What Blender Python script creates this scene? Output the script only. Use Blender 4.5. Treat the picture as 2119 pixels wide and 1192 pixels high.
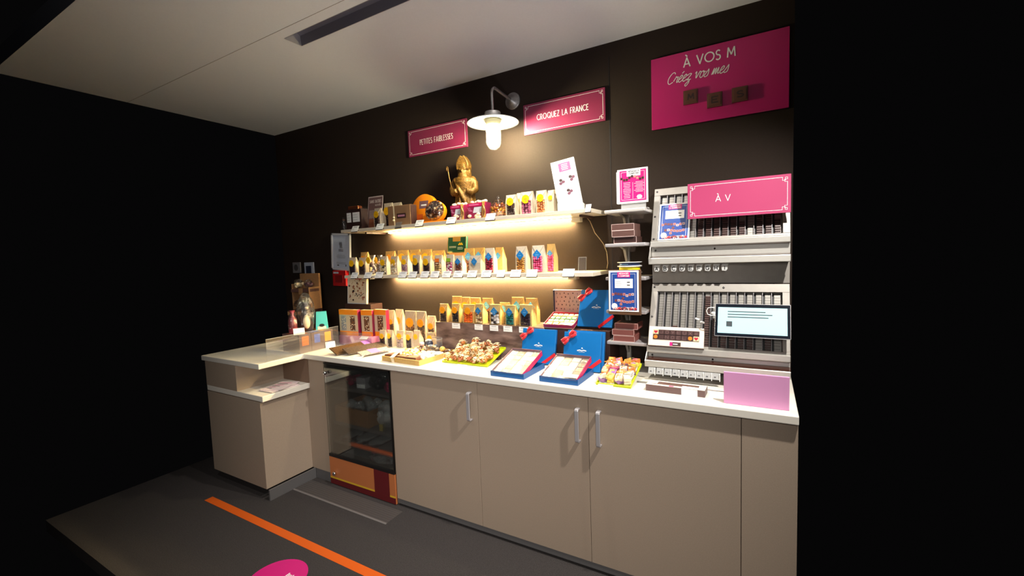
import bpy, math, random
from mathutils import Matrix, Vector
for o in list(bpy.data.objects):
    bpy.data.objects.remove(o, do_unlink=True)
SC = bpy.context.scene
COL = SC.collection
# ------------------------------------------------------------------ camera
YAW, PITCH, ROLL, FPX = 0.522, -0.074, -0.036, 910.0
CAM = Vector((0.0, -2.584, 1.577))
FWD = Vector((-math.sin(YAW)*math.cos(PITCH), math.cos(YAW)*math.cos(PITCH), math.sin(PITCH)))
_r0 = Vector((math.cos(YAW), math.sin(YAW), 0)); _u0 = _r0.cross(FWD)
RGT = _r0*math.cos(ROLL) + _u0*math.sin(ROLL)
UPV = -_r0*math.sin(ROLL) + _u0*math.cos(ROLL)
cd = bpy.data.cameras.new('camera'); cam = bpy.data.objects.new('camera', cd); COL.objects.link(cam)
cd.sensor_fit = 'HORIZONTAL'; cd.sensor_width = 36.0; cd.lens = FPX*36.0/2119.0
cd.clip_start = 0.02; cd.clip_end = 50
cam.matrix_world = Matrix(((RGT.x, UPV.x, -FWD.x, CAM.x), (RGT.y, UPV.y, -FWD.y, CAM.y), (RGT.z, UPV.z, -FWD.z, CAM.z), (0, 0, 0, 1)))
SC.camera = cam
# ------------------------------------------------------------------ colour management, world, lights
SC.view_settings.view_transform = 'Standard'; SC.view_settings.look = 'None'
SC.view_settings.gamma = 1.0; SC.view_settings.use_curve_mapping = False
SC.view_settings.exposure = 0.0
W = bpy.data.worlds.new('world'); SC.world = W; W.use_nodes = True
W.node_tree.nodes['Background'].inputs[0].default_value = (0.9, 0.85, 0.9, 1)
W.node_tree.nodes['Background'].inputs[1].default_value = 0.002
def lamp(name, kind, loc, energy, color=(1, .93, .82), target=None, **kw):
    l = bpy.data.lights.new(name, kind); l.energy = energy; l.color = color
    for k, v in kw.items(): setattr(l, k, v)
    o = bpy.data.objects.new(name, l); COL.objects.link(o); o.location = loc
    if target is not None:
        o.rotation_euler = (Vector(target)-Vector(loc)).to_track_quat('-Z', 'Y').to_euler()
    return o
# ceiling spots of the shop (in front of the counter, to the right of the frame), then added fill lamps
lamp('ceiling_or_fill_spot', 'SPOT', (0.42, -1.06, 2.74), 250, (1, .95, .88), (-.45, -.45, 1.0), spot_size=math.radians(84), spot_blend=.9, shadow_soft_size=.025)
lamp('ceiling_or_fill_spot', 'SPOT', (-.85, -.70, 2.76), 118, (1, .94, .86), (-1.45, -.36, .95), spot_size=math.radians(112), spot_blend=1.0, shadow_soft_size=.03)
lamp('ceiling_or_fill_spot', 'SPOT', (-2.0, -2.3, 2.75), 55, (1, .94, .88), (-2.45, -.6, .45), spot_size=math.radians(60), spot_blend=1.0, shadow_soft_size=.05)  # added spot, brightens the glass cabinet and the floor at left
lamp('shop_fill', 'AREA', (0.3, -3.6, 1.9), 13, (1, .95, .90), (-1.7, -.6, .35), shape='DISK', size=1.0, spread=math.radians(70))  # added disk fill, stands in for unseen shop lighting
lamp('bounce_fill', 'SPOT', (0.45, -2.15, .5), 108, (1, .97, 1), (-1.35, -.75, 2.78), spot_size=math.radians(60), spot_blend=1.0, shadow_soft_size=.3)  # added upward spot, stands in for bounce onto the ceiling
# ------------------------------------------------------------------ pixel -> place helpers (used only to measure real positions)
def ray(x, y): return FWD + RGT*((x-1059.5)/FPX) - UPV*((y-596.0)/FPX)
def atY(x, y, Y): d = ray(x, y); return CAM + d*((Y-CAM.y)/d.y)
def atZ(x, y, Z): d = ray(x, y); return CAM + d*((Z-CAM.z)/d.z)
def atX(x, y, X): d = ray(x, y); return CAM + d*((X-CAM.x)/d.x)
# ------------------------------------------------------------------ materials
def lin(c):
    return tuple(((v/255.0)/12.92 if v/255.0 <= .04045 else (((v/255.0)+.055)/1.055)**2.4) for v in c)
MATS = {}
def mat(name, rgb, rough=.55, metal=0.0, coat=0.0, noise=0.0, nscale=60, bump=0.0, emit=0.0, spec=.5, stretch=None, rgb2=None, sheen=0):
    if name in MATS: return MATS[name]
    m = bpy.data.materials.new(name); m.use_nodes = True; nt = m.node_tree
    b = nt.nodes['Principled BSDF']; c = lin(rgb)
    b.inputs['Base Color'].default_value = (*c, 1); b.inputs['Roughness'].default_value = rough
    b.inputs['Metallic'].default_value = metal; b.inputs['Coat Weight'].default_value = coat
    b.inputs['Specular IOR Level'].default_value = spec
    if sheen: b.inputs['Sheen Weight'].default_value = sheen
    if emit:
        b.inputs['Emission Color'].default_value = (*c, 1); b.inputs['Emission Strength'].default_value = emit
    if noise or bump or rgb2:
        tc = nt.nodes.new('ShaderNodeTexCoord'); mp = nt.nodes.new('ShaderNodeMapping'); nt.links.new(tc.outputs['Object'], mp.inputs[0])
        if stretch: mp.inputs['Scale'].default_value = stretch
        n = nt.nodes.new('ShaderNodeTexNoise'); n.inputs['Scale'].default_value = nscale; n.inputs['Detail'].default_value = 5
        nt.links.new(mp.outputs[0], n.inputs[0])
        if noise or rgb2:
            r = nt.nodes.new('ShaderNodeValToRGB')
            a = tuple(max(0, v*(1-noise)) for v in c); d = tuple(min(1, v*(1+noise)) for v in c) if not rgb2 else lin(rgb2)
            r.color_ramp.elements[0].position = .3; r.color_ramp.elements[1].position = .7
            r.color_ramp.elements[0].color = (*a, 1); r.color_ramp.elements[1].color = (*d, 1)
            nt.links.new(n.outputs['Fac'], r.inputs[0]); nt.links.new(r.outputs[0], b.inputs['Base Color'])
        if bump:
            bp = nt.nodes.new('ShaderNodeBump'); bp.inputs['Strength'].default_value = bump; bp.inputs['Distance'].default_value = .004
            nt.links.new(n.outputs['Fac'], bp.inputs['Height']); nt.links.new(bp.outputs[0], b.inputs['Normal'])
    MATS[name] = m; return m
def clear(name, tint=(255, 255, 255), gloss=.12, rough=.05, haze=0.0, bump=0.0, fres=.6):
    """clear film, acrylic or pane: mostly transparent with a glossy coat and a little haze"""
    if name in MATS: return MATS[name]
    m = bpy.data.materials.new(name); m.use_nodes = True; nt = m.node_tree; nt.nodes.clear()
    out = nt.nodes.new('ShaderNodeOutputMaterial'); t = nt.nodes.new('ShaderNodeBsdfTransparent'); g = nt.nodes.new('ShaderNodeBsdfGlossy')
    t.inputs[0].default_value = (*lin(tint), 1); g.inputs['Roughness'].default_value = rough
    mx = nt.nodes.new('ShaderNodeMixShader'); lw = nt.nodes.new('ShaderNodeLayerWeight'); lw.inputs[0].default_value = .25
    ma = nt.nodes.new('ShaderNodeMath'); ma.operation = 'MULTIPLY_ADD'; ma.inputs[1].default_value = fres; ma.inputs[2].default_value = gloss
    nt.links.new(lw.outputs['Fresnel'], ma.inputs[0]); nt.links.new(ma.outputs[0], mx.inputs[0])
    nt.links.new(t.outputs[0], mx.inputs[1]); nt.links.new(g.outputs[0], mx.inputs[2]); last = mx
    if haze:
        d = nt.nodes.new('ShaderNodeBsdfDiffuse'); d.inputs[0].default_value = (.85, .85, .85, 1)
        m2 = nt.nodes.new('ShaderNodeMixShader'); m2.inputs[0].default_value = haze
        nt.links.new(mx.outputs[0], m2.inputs[1]); nt.links.new(d.outputs[0], m2.inputs[2]); last = m2
    if bump:
        tc = nt.nodes.new('ShaderNodeTexCoord'); n = nt.nodes.new('ShaderNodeTexNoise'); n.inputs['Scale'].default_value = 60
        bp = nt.nodes.new('ShaderNodeBump'); bp.inputs['Strength'].default_value = bump; bp.inputs['Distance'].default_value = .01
        nt.links.new(tc.outputs['Object'], n.inputs[0]); nt.links.new(n.outputs['Fac'], bp.inputs['Height']); nt.links.new(bp.outputs[0], g.inputs['Normal'])
    nt.links.new(last.outputs[0], out.inputs[0]); MATS[name] = m; return m
M = {}
M['wall'] = mat('dark brown wall paint', (45, 36, 31), .7, noise=.06, nscale=90, bump=.08, spec=.12)
M['ceil'] = mat('matt white ceiling paint', (200, 202, 208), .8, noise=.02, nscale=120)
M['floor'] = mat('dark grey carpet', (62, 58, 57), .95, noise=.35, nscale=260, bump=.5, spec=.1)
M['beige'] = mat('beige linen laminate', (160, 142, 124), .55, noise=.06, nscale=220, bump=.05)
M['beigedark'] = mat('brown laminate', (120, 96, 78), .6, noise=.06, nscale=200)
M['white'] = mat('cream white laminate', (226, 220, 208), .35, noise=.01, nscale=50)
M['plinth'] = mat('grey aluminium plinth', (112, 110, 110), .45, .4)
M['black'] = mat('black plastic', (18, 17, 18), .5)
M['blackin'] = mat('black laminate', (26, 22, 22), .6)
M['darkbrown'] = mat('dark brown card', (58, 34, 30), .5, noise=.08)
M['brown'] = mat('chocolate brown card', (92, 64, 58), .5, noise=.06)
M['steel'] = mat('brushed stainless steel', (200, 197, 190), .36, .5, noise=.10, nscale=40, stretch=(1, 1, 30))
M['steelmat'] = mat('satin steel sheet', (160, 155, 148), .5, .25, noise=.05, nscale=30)
M['alu'] = mat('satin aluminium', (186, 182, 184), .36, .45)
M['galv'] = mat('galvanised steel', (150, 148, 148), .45, .8, noise=.18, nscale=40)
M['paper'] = mat('white paper', (240, 240, 238), .6)
M['paperblue'] = mat('pale blue paper', (196, 206, 226), .5)
M['ink'] = mat('grey ink', (70, 68, 70), .7)
M['inklight'] = mat('pale grey ink', (150, 150, 154), .7)
M['kraft'] = mat('kraft paper', (196, 182, 160), .65, noise=.08, nscale=90, bump=.1)
M['kraftlit'] = mat('light tinted kraft paper', (202, 172, 110), .5, noise=.08, nscale=90, bump=.1)  # kraft with the gold glow of the light strips put into its colour
M['kraftbox'] = mat('brown kraft board', (150, 110, 72), .7, noise=.08)
M['yellow'] = mat('yellow sticker', (250, 190, 20), .45)
M['blue'] = mat('blue sticker', (30, 118, 186), .4)
M['boxblue'] = mat('blue box card', (14, 108, 178), .38, noise=.02)
M['boxblueside'] = mat('blue box edge card', (12, 84, 148), .4)
M['red'] = mat('red satin ribbon', (214, 30, 40), .3, sheen=.3)
M['firered'] = mat('red plastic', (176, 20, 30), .35)
M['pink'] = mat('raspberry sign board', (128, 36, 72), .35, coat=.25)
M['magenta'] = mat('magenta print', (206, 24, 120), .4)
M['pinkbright'] = mat('bright pink print', (206, 30, 116), .4)
M['pinkpale'] = mat('pale pink card', (232, 140, 176), .5)
M['lilac'] = mat('lilac card', (186, 116, 196), .5)
M['orange'] = mat('orange card', (246, 140, 16), .45)
M['tape'] = mat('orange floor tape', (214, 90, 10), .6)
M['copper'] = mat('copper foil', (196, 110, 70), .25, .8)
M['choc'] = mat('milk chocolate', (92, 52, 36), .4, coat=.2)
M['chocdark'] = mat('dark chocolate', (48, 26, 24), .35, coat=.3)
M['whitechoc'] = mat('white chocolate', (238, 220, 180), .45)
M['gold'] = mat('aged gold leaf', (132, 94, 34), .45, .4, bump=1.0, nscale=110, rgb2=(70, 46, 16), noise=.1)
M['goldpaper'] = mat('gold foil card', (206, 164, 88), .3, .6)
M['cream'] = mat('cream ribbon', (240, 220, 180), .4)
M['lime'] = mat('lime green tray plastic', (190, 204, 20), .35)
M['green'] = mat('dark green tin lacquer', (14, 60, 48), .3, coat=.4)
M['navy'] = mat('navy print', (24, 60, 130), .4)
M['film'] = clear('clear cellophane film', gloss=.06, rough=.08)
M['crumple'] = clear('crumpled cellophane', gloss=.16, rough=.06, haze=.01, bump=.9)
M['cellohaze'] = clear('milky crumpled cellophane', gloss=.25, rough=.10, haze=.22, bump=1.0)
M['acrylic'] = clear('clear acrylic', gloss=.07, rough=.03, haze=.04)
M['acrylicedge'] = clear('acrylic edge', (235, 240, 240), gloss=.35, rough=.2, haze=.35)
M['glass'] = clear('cabinet door glass', (236, 238, 236), gloss=.04, rough=.02, haze=.006)
M['filmlow'] = clear('thin sleeve film', gloss=.03, rough=.12, fres=.12)
M['jar'] = clear('clear glass', gloss=.14, rough=.03)
M['lampglass'] = clear('lamp jar glass', (255, 252, 235), gloss=.08, rough=.1, haze=.05)
# ------------------------------------------------------------------ mesh builder
class MB:
    def __init__(s): s.v = []; s.f = []; s.m = []; s.s = []; s.T = Matrix.Identity(4)
    def add(s, vs, fs, mi=0, sm=False):
        n = len(s.v); s.v += [tuple(s.T @ Vector(p)) for p in vs]
        for f in fs: s.f.append([i+n for i in f]); s.m.append(mi); s.s.append(sm)
    def box(s, x0, x1, y0, y1, z0, z1, mi=0):
        s.add([(x0, y0, z0), (x1, y0, z0), (x1, y1, z0), (x0, y1, z0), (x0, y0, z1), (x1, y0, z1), (x1, y1, z1), (x0, y1, z1)],
              [(0, 3, 2, 1), (4, 5, 6, 7), (0, 1, 5, 4), (1, 2, 6, 5), (2, 3, 7, 6), (3, 0, 4, 7)], mi)
    def prism(s, pts, y0, y1, mi=0):
        """polygon in XZ extruded along Y from y0 (front) to y1"""
        n = len(pts); vs = [(x, y0, z) for x, z in pts] + [(x, y1, z) for x, z in pts]
        s.add(vs, [tuple(range(n)), tuple(range(2*n-1, n-1, -1))] + [(i+n, (i+1) % n+n, (i+1) % n, i) for i in range(n)], mi)
    def prismx(s, pts, x0, x1, mi=0):
        """polygon in YZ extruded along X"""
        n = len(pts); vs = [(x0, y, z) for y, z in pts] + [(x1, y, z) for y, z in pts]
        s.add(vs, [tuple(range(n-1, -1, -1)), tuple(range(n, 2*n))] + [(i, (i+1) % n, (i+1) % n+n, i+n) for i in range(n)], mi)
    def prismz(s, pts, z0, z1, mi=0):
        n = len(pts); vs = [(x, y, z0) for x, y in pts] + [(x, y, z1) for x, y in pts]
        s.add(vs, [tuple(range(n-1, -1, -1)), tuple(range(n, 2*n))] + [(i, (i+1) % n, (i+1) % n+n, i+n) for i in range(n)], mi)
    def quad(s, pts, mi=0): s.add(pts, [tuple(range(len(pts)))], mi)
    def lathe(s, prof, n=24, mi=0, sm=True, c=(0, 0, 0), cap=True):
        vs = []; fs = []
        for r, z in prof:
            for k in range(n):
                a = 2*math.pi*k/n; vs.append((c[0]+r*math.cos(a), c[1]+r*math.sin(a), c[2]+z))
        for i in range(len(prof)-1):
            for k in range(n):
                fs.append((i*n+k, i*n+(k+1) % n, (i+1)*n+(k+1) % n, (i+1)*n+k))
        if cap and prof[0][0] > 1e-5: fs.append(tuple(range(n-1, -1, -1)))
        if cap and prof[-1][0] > 1e-5: fs.append(tuple((len(prof)-1)*n+k for k in range(n)))
        s.add(vs, fs, mi, sm)
    def ell(s, c, r, n=10, m=6, mi=0, rot=None):
        if not hasattr(r, '__len__'): r = (r, r, r)
        R = rot or Matrix.Identity(3); vs = []; fs = []
        for i in range(1, m):
            t = math.pi*i/m
            for k in range(n):
                a = 2*math.pi*k/n
                vs.append(Vector(c)+R @ Vector((r[0]*math.sin(t)*math.cos(a), r[1]*math.sin(t)*math.sin(a), r[2]*math.cos(t))))
        top = len(vs); vs.append(Vector(c)+R @ Vector((0, 0, r[2]))); vs.append(Vector(c)+R @ Vector((0, 0, -r[2])))
        for i in range(m-2):
            for k in range(n): fs.append((i*n+k, (i+1)*n+k, (i+1)*n+(k+1) % n, i*n+(k+1) % n))
        for k in range(n):
            fs.append((top, k, (k+1) % n)); fs.append((top+1, (m-2)*n+(k+1) % n, (m-2)*n+k))
        s.add(vs, fs, mi, True)
    def tube(s, path, r, n=8, mi=0, cap=True):
        P = [Vector(p) for p in path]; vs = []; fs = []; up = None
        for i, p in enumerate(P):
            d = (P[min(i+1, len(P)-1)]-P[max(i-1, 0)]).normalized()
            if up is None: up = d.orthogonal().normalized()
            up = (up-d*up.dot(d)).normalized(); w = d.cross(up)
            rr = r[i] if hasattr(r, '__len__') else r
            for k in range(n):
                a = 2*math.pi*k/n; vs.append(p+up*(rr*math.cos(a))+w*(rr*math.sin(a)))
        for i in range(len(P)-1):
            for k in range(n): fs.append((i*n+k, i*n+(k+1) % n, (i+1)*n+(k+1) % n, (i+1)*n+k))
        if cap: fs.append(tuple(range(n-1, -1, -1))); fs.append(tuple((len(P)-1)*n+k for k in range(n)))
        s.add(vs, fs, mi, True)
    def strip(s, path, w, nrm=(0, -1, 0), mi=0, th=0.0):
        """flat ribbon along a polyline, lying in the plane with normal nrm"""
        P = [Vector(p) for p in path]; N = Vector(nrm); s.k = getattr(s, 'k', 0)
        for p, q in zip(P[:-1], P[1:]):
            d = q-p; d = d-N*d.dot(N)
            if d.length < 1e-7: continue
            d.normalize(); t = N.cross(d)*(w/2); e = d*(w*.22); o = N*(1.2e-5*s.k); s.k = (s.k+1) % 40
            s.add([p-e+t+o, p-e-t+o, q+e-t+o, q+e+t+o], [(0, 1, 2, 3)], mi)
    def disc(s, c, r, n=24, mi=0, y0=0, th=.0008, sx=1):
        s.prism([(c[0]+sx*r*math.cos(2*math.pi*k/n), c[1]+r*math.sin(2*math.pi*k/n)) for k in range(n)], y0-th, y0, mi)
    def mesh(s, name, mats):
        me = bpy.data.meshes.new(name); me.from_pydata(s.v, [], s.f)
        for m_ in (mats if isinstance(mats, (list, tuple)) else [mats]): me.materials.append(m_)
        me.polygons.foreach_set('material_index', s.m); me.polygons.foreach_set('use_smooth', s.s); me.update()
        return me
    def build(s, name, mats, parent=None, bevel=0, seg=2, **tags):
        o = bpy.data.objects.new(name, s.mesh(name, mats)); COL.objects.link(o)
        if parent: o.parent = parent
        if bevel:
            b = o.modifiers.new('bevel', 'BEVEL'); b.width = bevel; b.segments = seg; b.limit_method = 'ANGLE'; b.angle_limit = math.radians(40)
        for k, v in tags.items(): o[k] = v
        return o
def tag(o, label, cat, group=None, kind=None):
    o['label'] = label; o['category'] = cat
    if group: o['group'] = group
    if kind: o['kind'] = kind
    return o
def thing(name, label, cat, loc=(0, 0, 0), rz=0, group=None, mtx=None):
    o = bpy.data.objects.new(name, None); COL.objects.link(o); o.empty_display_size = .02
    if mtx is not None: o.matrix_world = mtx
    else: o.location = loc; o.rotation_euler = (0, 0, rz)
    return tag(o, label, cat, group)
def struct(o): o['kind'] = 'structure'; return o
def child(name, me, parent, loc=(0, 0, 0), scale=(1, 1, 1)):
    o = bpy.data.objects.new(name, me); COL.objects.link(o); o.parent = parent; o.location = loc; o.scale = scale; return o
def copy_tree(o, parent=None):
    c = o.copy(); COL.objects.link(c)
    if parent: c.parent = parent
    for ch in [x for x in o.children]: copy_tree(ch, c)
    return c
def basis(BL, BR, TL):
    """frame of a leaning plate: x along its foot, z up its face, y into it; returns matrix, width, height"""
    BL, BR, TL = Vector(BL), Vector(BR), Vector(TL)
    x = (BR-BL).normalized(); u = TL-BL; z = (u-x*u.dot(x)).normalized(); y = z.cross(x); o = (BL+BR)/2
    return Matrix(((x.x, y.x, z.x, o.x), (x.y, y.y, z.y, o.y), (x.z, y.z, z.z, o.z), (0, 0, 0, 1))), (BR-BL).length, (u-x*u.dot(x)).length
def lean(xc, y, z, w, h, back=0, yaw=0, roll=0):
    """frame for something standing at (xc,y,z) leaning back by an angle (degrees)"""
    return Matrix.Translation((xc, y, z)) @ Matrix.Rotation(math.radians(yaw), 4, 'Z') @ Matrix.Rotation(math.radians(roll), 4, 'Y') @ Matrix.Rotation(math.radians(-back), 4, 'X')
ORD = ['first', 'second', 'third', 'fourth', 'fifth', 'sixth', 'seventh', 'eighth', 'ninth', 'tenth', 'eleventh', 'twelfth', 'thirteenth', 'fourteenth', 'fifteenth', 'sixteenth']
# ------------------------------------------------------------------ lettering: strokes on a unit cap height
def arc(cx, cy, rx, ry, a0, a1, n=12):
    return [(cx+rx*math.cos(math.radians(a0+(a1-a0)*i/n)), cy+ry*math.sin(math.radians(a0+(a1-a0)*i/n))) for i in range(n+1)]
GLY = {
 'A': (.72, [[(0, 0), (.36, 1), (.72, 0)], [(.12, .3), (.60, .3)]]),
 'B': (.5, [[(0, 0), (0, 1), (.2, 1)]+arc(.22, .76, .24, .24, 90, -90)+[(0, .52)], [(.2, .52)]+arc(.24, .26, .26, .26, 90, -90)+[(0, 0)]]),
 'C': (.78, [arc(.5, .5, .5, .5, 50, 310, 18)]),
 'D': (.7, [[(0, 0), (0, 1), (.2, 1)]+arc(.22, .5, .48, .5, 90, -90, 14)+[(0, 0)]]),
 'E': (.42, [[(.42, 1), (0, 1), (0, 0), (.42, 0)], [(0, .5), (.34, .5)]]),
 'F': (.42, [[(.42, 1), (0, 1), (0, 0)], [(0, .5), (.34, .5)]]),
 'G': (.86, [arc(.5, .5, .5, .5, 50, 330, 18)+[(.93, .42), (.55, .42)]]),
 'H': (.6, [[(0, 0), (0, 1)], [(.6, 0), (.6, 1)], [(0, .5), (.6, .5)]]),
 'I': (.06, [[(.03, 0), (.03, 1)]]),
 'J': (.35, [[(.32, 1), (.32, .2)]+arc(.16, .2, .16, .2, 0, -180, 8)]),
 'L': (.4, [[(0, 1), (0, 0), (.4, 0)]]),
 'M': (.8, [[(0, 0), (.08, 1), (.4, .25), (.72, 1), (.8, 0)]]),
 'N': (.66, [[(0, 0), (0, 1), (.66, 0), (.66, 1)]]),
 'O': (1, [arc(.5, .5, .5, .5, 0, 360, 24)]),
 'P': (.46, [[(0, 0), (0, 1), (.2, 1)]+arc(.22, .74, .24, .26, 90, -90)+[(0, .48)]]),
 'Q': (1, [arc(.5, .5, .5, .5, 0, 360, 24), [(.6, .3), (.98, -.06)]]),
 'R': (.5, [[(0, 0), (0, 1), (.2, 1)]+arc(.22, .74, .24, .26, 90, -90)+[(0, .48)], [(.2, .48), (.5, 0)]]),
 'S': (.46, [arc(.24, .76, .21, .24, 40, 270, 12)+arc(.22, .26, .24, .26, 90, -140, 12)]),
 'T': (.6, [[(0, 1), (.6, 1)], [(.3, 1), (.3, 0)]]),
 'U': (.62, [[(0, 1), (0, .32)]+arc(.31, .32, .31, .32, 180, 360, 12)+[(.62, 1)]]),
 'V': (.7, [[(0, 1), (.35, 0), (.7, 1)]]),
 'X': (.62, [[(0, 1), (.62, 0)], [(.62, 1), (0, 0)]]),
 'Y': (.62, [[(0, 1), (.31, .48), (.62, 1)], [(.31, .48), (.31, 0)]]),
 'Z': (.56, [[(0, 1), (.56, 1), (0, 0), (.56, 0)]]), ' ': (.34, []), '&': (.5, [arc(.25, .75, .18, .22, 0, 360, 10), arc(.24, .26, .24, .27, 0, 360, 10)]),
}
GLY['À'] = (.72, GLY['A'][1]+[[(.22, 1.32), (.40, 1.14)]]); GLY['É'] = (.42, GLY['E'][1]+[[(.15, 1.12), (.34, 1.3)]])
CUR = {'C': (.8, [(.75, 1.35), (.6, 1.62), (.3, 1.5), (.05, .9), (.1, .3), (.35, 0), (.72, .2)]),
 'r': (.55, [(0, .3), (.15, .8), (.2, .98), (.25, .8), (.45, .85), (.4, .4), (.45, .05), (.6, .2)]),
 'e': (.52, [(0, .35), (.3, .55), (.42, .85), (.28, 1), (.1, .7), (.08, .25), (.25, 0), (.55, .25)]),
 'z': (.5, [(0, .75), (.2, .95), (.45, .85), (.1, .1), (.35, .15), (.42, -.3), (.2, -.78), (.05, -.5), (.55, .15)]),
 'v': (.6, [(0, .8), (.12, 1), (.25, .1), (.5, .95), (.65, .85)]),
 'o': (.58, [(.35, .95), (.1, .8), (.05, .3), (.25, 0), (.45, .3), (.45, .8), (.32, .95), (.4, .75), (.65, .8)]),
 's': (.45, [(0, .2), (.3, .9), (.35, 1.02), (.42, .6), (.4, .15), (.15, 0), (0, .15)]),
 'm': (.85, [(0, .1), (.12, .95), (.15, .1), (.35, .95), (.42, .1), (.62, .95), (.68, .15), (.85, .2)]), ' ': (.45, [])}
CUR['é'] = CUR['e']
def smooth(P, k=5):
    out = []
    for i in range(len(P)-1):
        p0, p1, p2, p3 = [Vector((*P[max(0, min(len(P)-1, j))], 0)) for j in (i-1, i, i+1, i+2)]
        for t in [q/k for q in range(k)]:
            v = .5*((2*p1)+(p2-p0)*t+(2*p0-5*p1+4*p2-p3)*t*t+(3*p1-p0-3*p2+p3)*t**3); out.append((v.x, v.y))
    return out+[P[-1]]
def write(mb, txt, x0, z0, cap, y, wt, width=None, mi=0, gap=.2, cursive=False, slant=0.0):
    """letters as flat strokes on the plane y, from x0, base z0"""
    G = CUR if cursive else GLY; g = 0 if cursive else gap
    tot = sum(G[c][0] for c in txt)+g*(len(txt)-1); sx = (width/tot) if width else cap; x = x0
    for c in txt:
        w, st = G[c]
        if cursive:
            st = [smooth(st)] if st else []
            if c == 'é': st = st+[[(.28, 1.25), (.45, 1.5)]]
        for pl in st:
            mb.strip([(x+sx*(px+slant*pz), y, z0+cap*pz) for px, pz in pl], wt, mi=mi)
        x += sx*(w+g)
    return x
def lines(mb, x0, x1, z0, z1, n, y, mi=0, rnd=None, frac=.45, centre=False):
    """small print: n rows of short dark strokes"""
    rnd = rnd or random.Random(n); dz = (z1-z0)/n
    for i in range(n):
        L = (x1-x0)*(.6+.4*rnd.random()); a = x0+((x1-x0-L)/2 if centre else 0); zc = z1-(i+.5)*dz
        mb.quad([(a, y, zc-dz*frac/2), (a+L, y, zc-dz*frac/2), (a+L, y, zc+dz*frac/2), (a, y, zc+dz*frac/2)], mi)
def rect(mb, x0, x1, z0, z1, y, mi=0):
    mb.quad([(x0, y, z0), (x1, y, z0), (x1, y, z1), (x0, y, z1)], mi)
def frame(mb, x0, x1, z0, z1, y, w, mi=0):
    rect(mb, x0, x1, z0, z0+w, y, mi); rect(mb, x0, x1, z1-w, z1, y, mi); rect(mb, x0, x0+w, z0, z1, y, mi); rect(mb, x1-w, x1, z0, z1, y, mi)
# ================================================================== the setting
XL, XR, YF, HC, FZ = -4.0, 0.12, -1.75, 2.779, -.012
b = MB(); b.box(XL, XR, 0, .10, 0, HC); struct(b.build('wall_back', M['wall']))
b = MB(); b.box(XL, XR, YF, .10, -.09, FZ); struct(b.build('floor', M['floor']))
# ceiling with the long recessed light channel
rx0, ry0, ry1 = -2.24, -1.045, -.938
b = MB()
b.box(XL, XR, ry1, .10, HC, HC+.10); b.box(XL, XR, YF, ry0, HC, HC+.10); b.box(XL, rx0, ry0, ry1, HC, HC+.10)
struct(b.build('ceiling', M['ceil']))
t = thing('recessed_light_channel', 'long dark metal light channel recessed into the white ceiling', 'ceiling light', (rx0, (ry0+ry1)/2, HC))
chm = mat('grey anodised channel', (120, 116, 126), .4, .2)
b = MB(); L = XR-rx0
b.prismx([(-.0535, 0), (-.0535, .09), (.0535, .09), (.0535, 0), (.050, 0), (.044, .05), (-.02, .085), (-.050, .02), (-.050, 0)], .002, L, 0)
b.build('channel', chm, t)
b = MB(); b.box(0, .004, -.053, .053, -.001, .08); b.build('end_cap', M['alu'], t)
b = MB(); b.box(XL, XR, -1.107, -1.1045, HC-.0008, HC+.001); struct(b.build('trim_1', mat('ceiling joint', (150, 142, 138), .8)))
b = MB(); b.box(-.7895, -.7855, -.0015, .001, .95, 2.70); struct(b.build('trim_2', M['black']))
# floor marks
b = MB(); b.box(-3.3, -.35, -1.152, -1.100, FZ+.0002, FZ+.0012)
tag(b.build('floor_tape', M['tape']), 'straight orange tape line stuck on the dark carpet', 'floor tape')
t = thing('floor_sticker', 'round pink sticker with white lettering on the carpet', 'floor sticker', (-2.13, -1.372, FZ+.0002))
b = MB(); b.prismz([(.145*math.cos(2*math.pi*k/48), .145*math.sin(2*math.pi*k/48)) for k in range(48)], 0, .001); b.build('disc', M['magenta'], t)
b2 = MB()
for q in range(9): b2.box(.020+.011*q, .0265+.011*q, .030, .030+(.022 if q % 3 else .027), .0011, .0016)
b2.build('lettering', M['paper'], t)
t = thing('floor_streaks', 'reflected light streaks before the glass cabinet, built as thin grey ribs', 'light streaks', (-2.42, -.718, FZ+.0002))  # raised ribs and their greys stand in for streaks of reflected light
b = MB(); b.box(-.45, .45, -.062, .075, 0, .002)
for k in range(7): b.box(-.45, .45, -.045+k*.018, -.038+k*.018, .002, .0032)
b.build('streak_ribs', mat('grey streak ribs', (76, 71, 69), .55, spec=.3), t)
b = MB(); b.prismx([(-.070, 0), (-.060, 0), (-.060, .004), (-.066, .0045)], -.45, .45); b.build('streak_edge', mat('bright streak edge', (116, 110, 107), .5), t)  # pale colour stands for the brightest reflected line
# baseboards under the units
b = MB(); b.box(-2.054, XR, -.597, -.580, .004, .0355); struct(b.build('baseboard_front', M['plinth']))
b = MB(); b.box(-2.872, -2.70, -.597, -.585, FZ, .062); struct(b.build('baseboard_corner', M['plinth']))
b = MB(); b.box(-2.885, -2.873, -.95, -.598, FZ, .062); struct(b.build('baseboard_left', M['plinth']))
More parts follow.
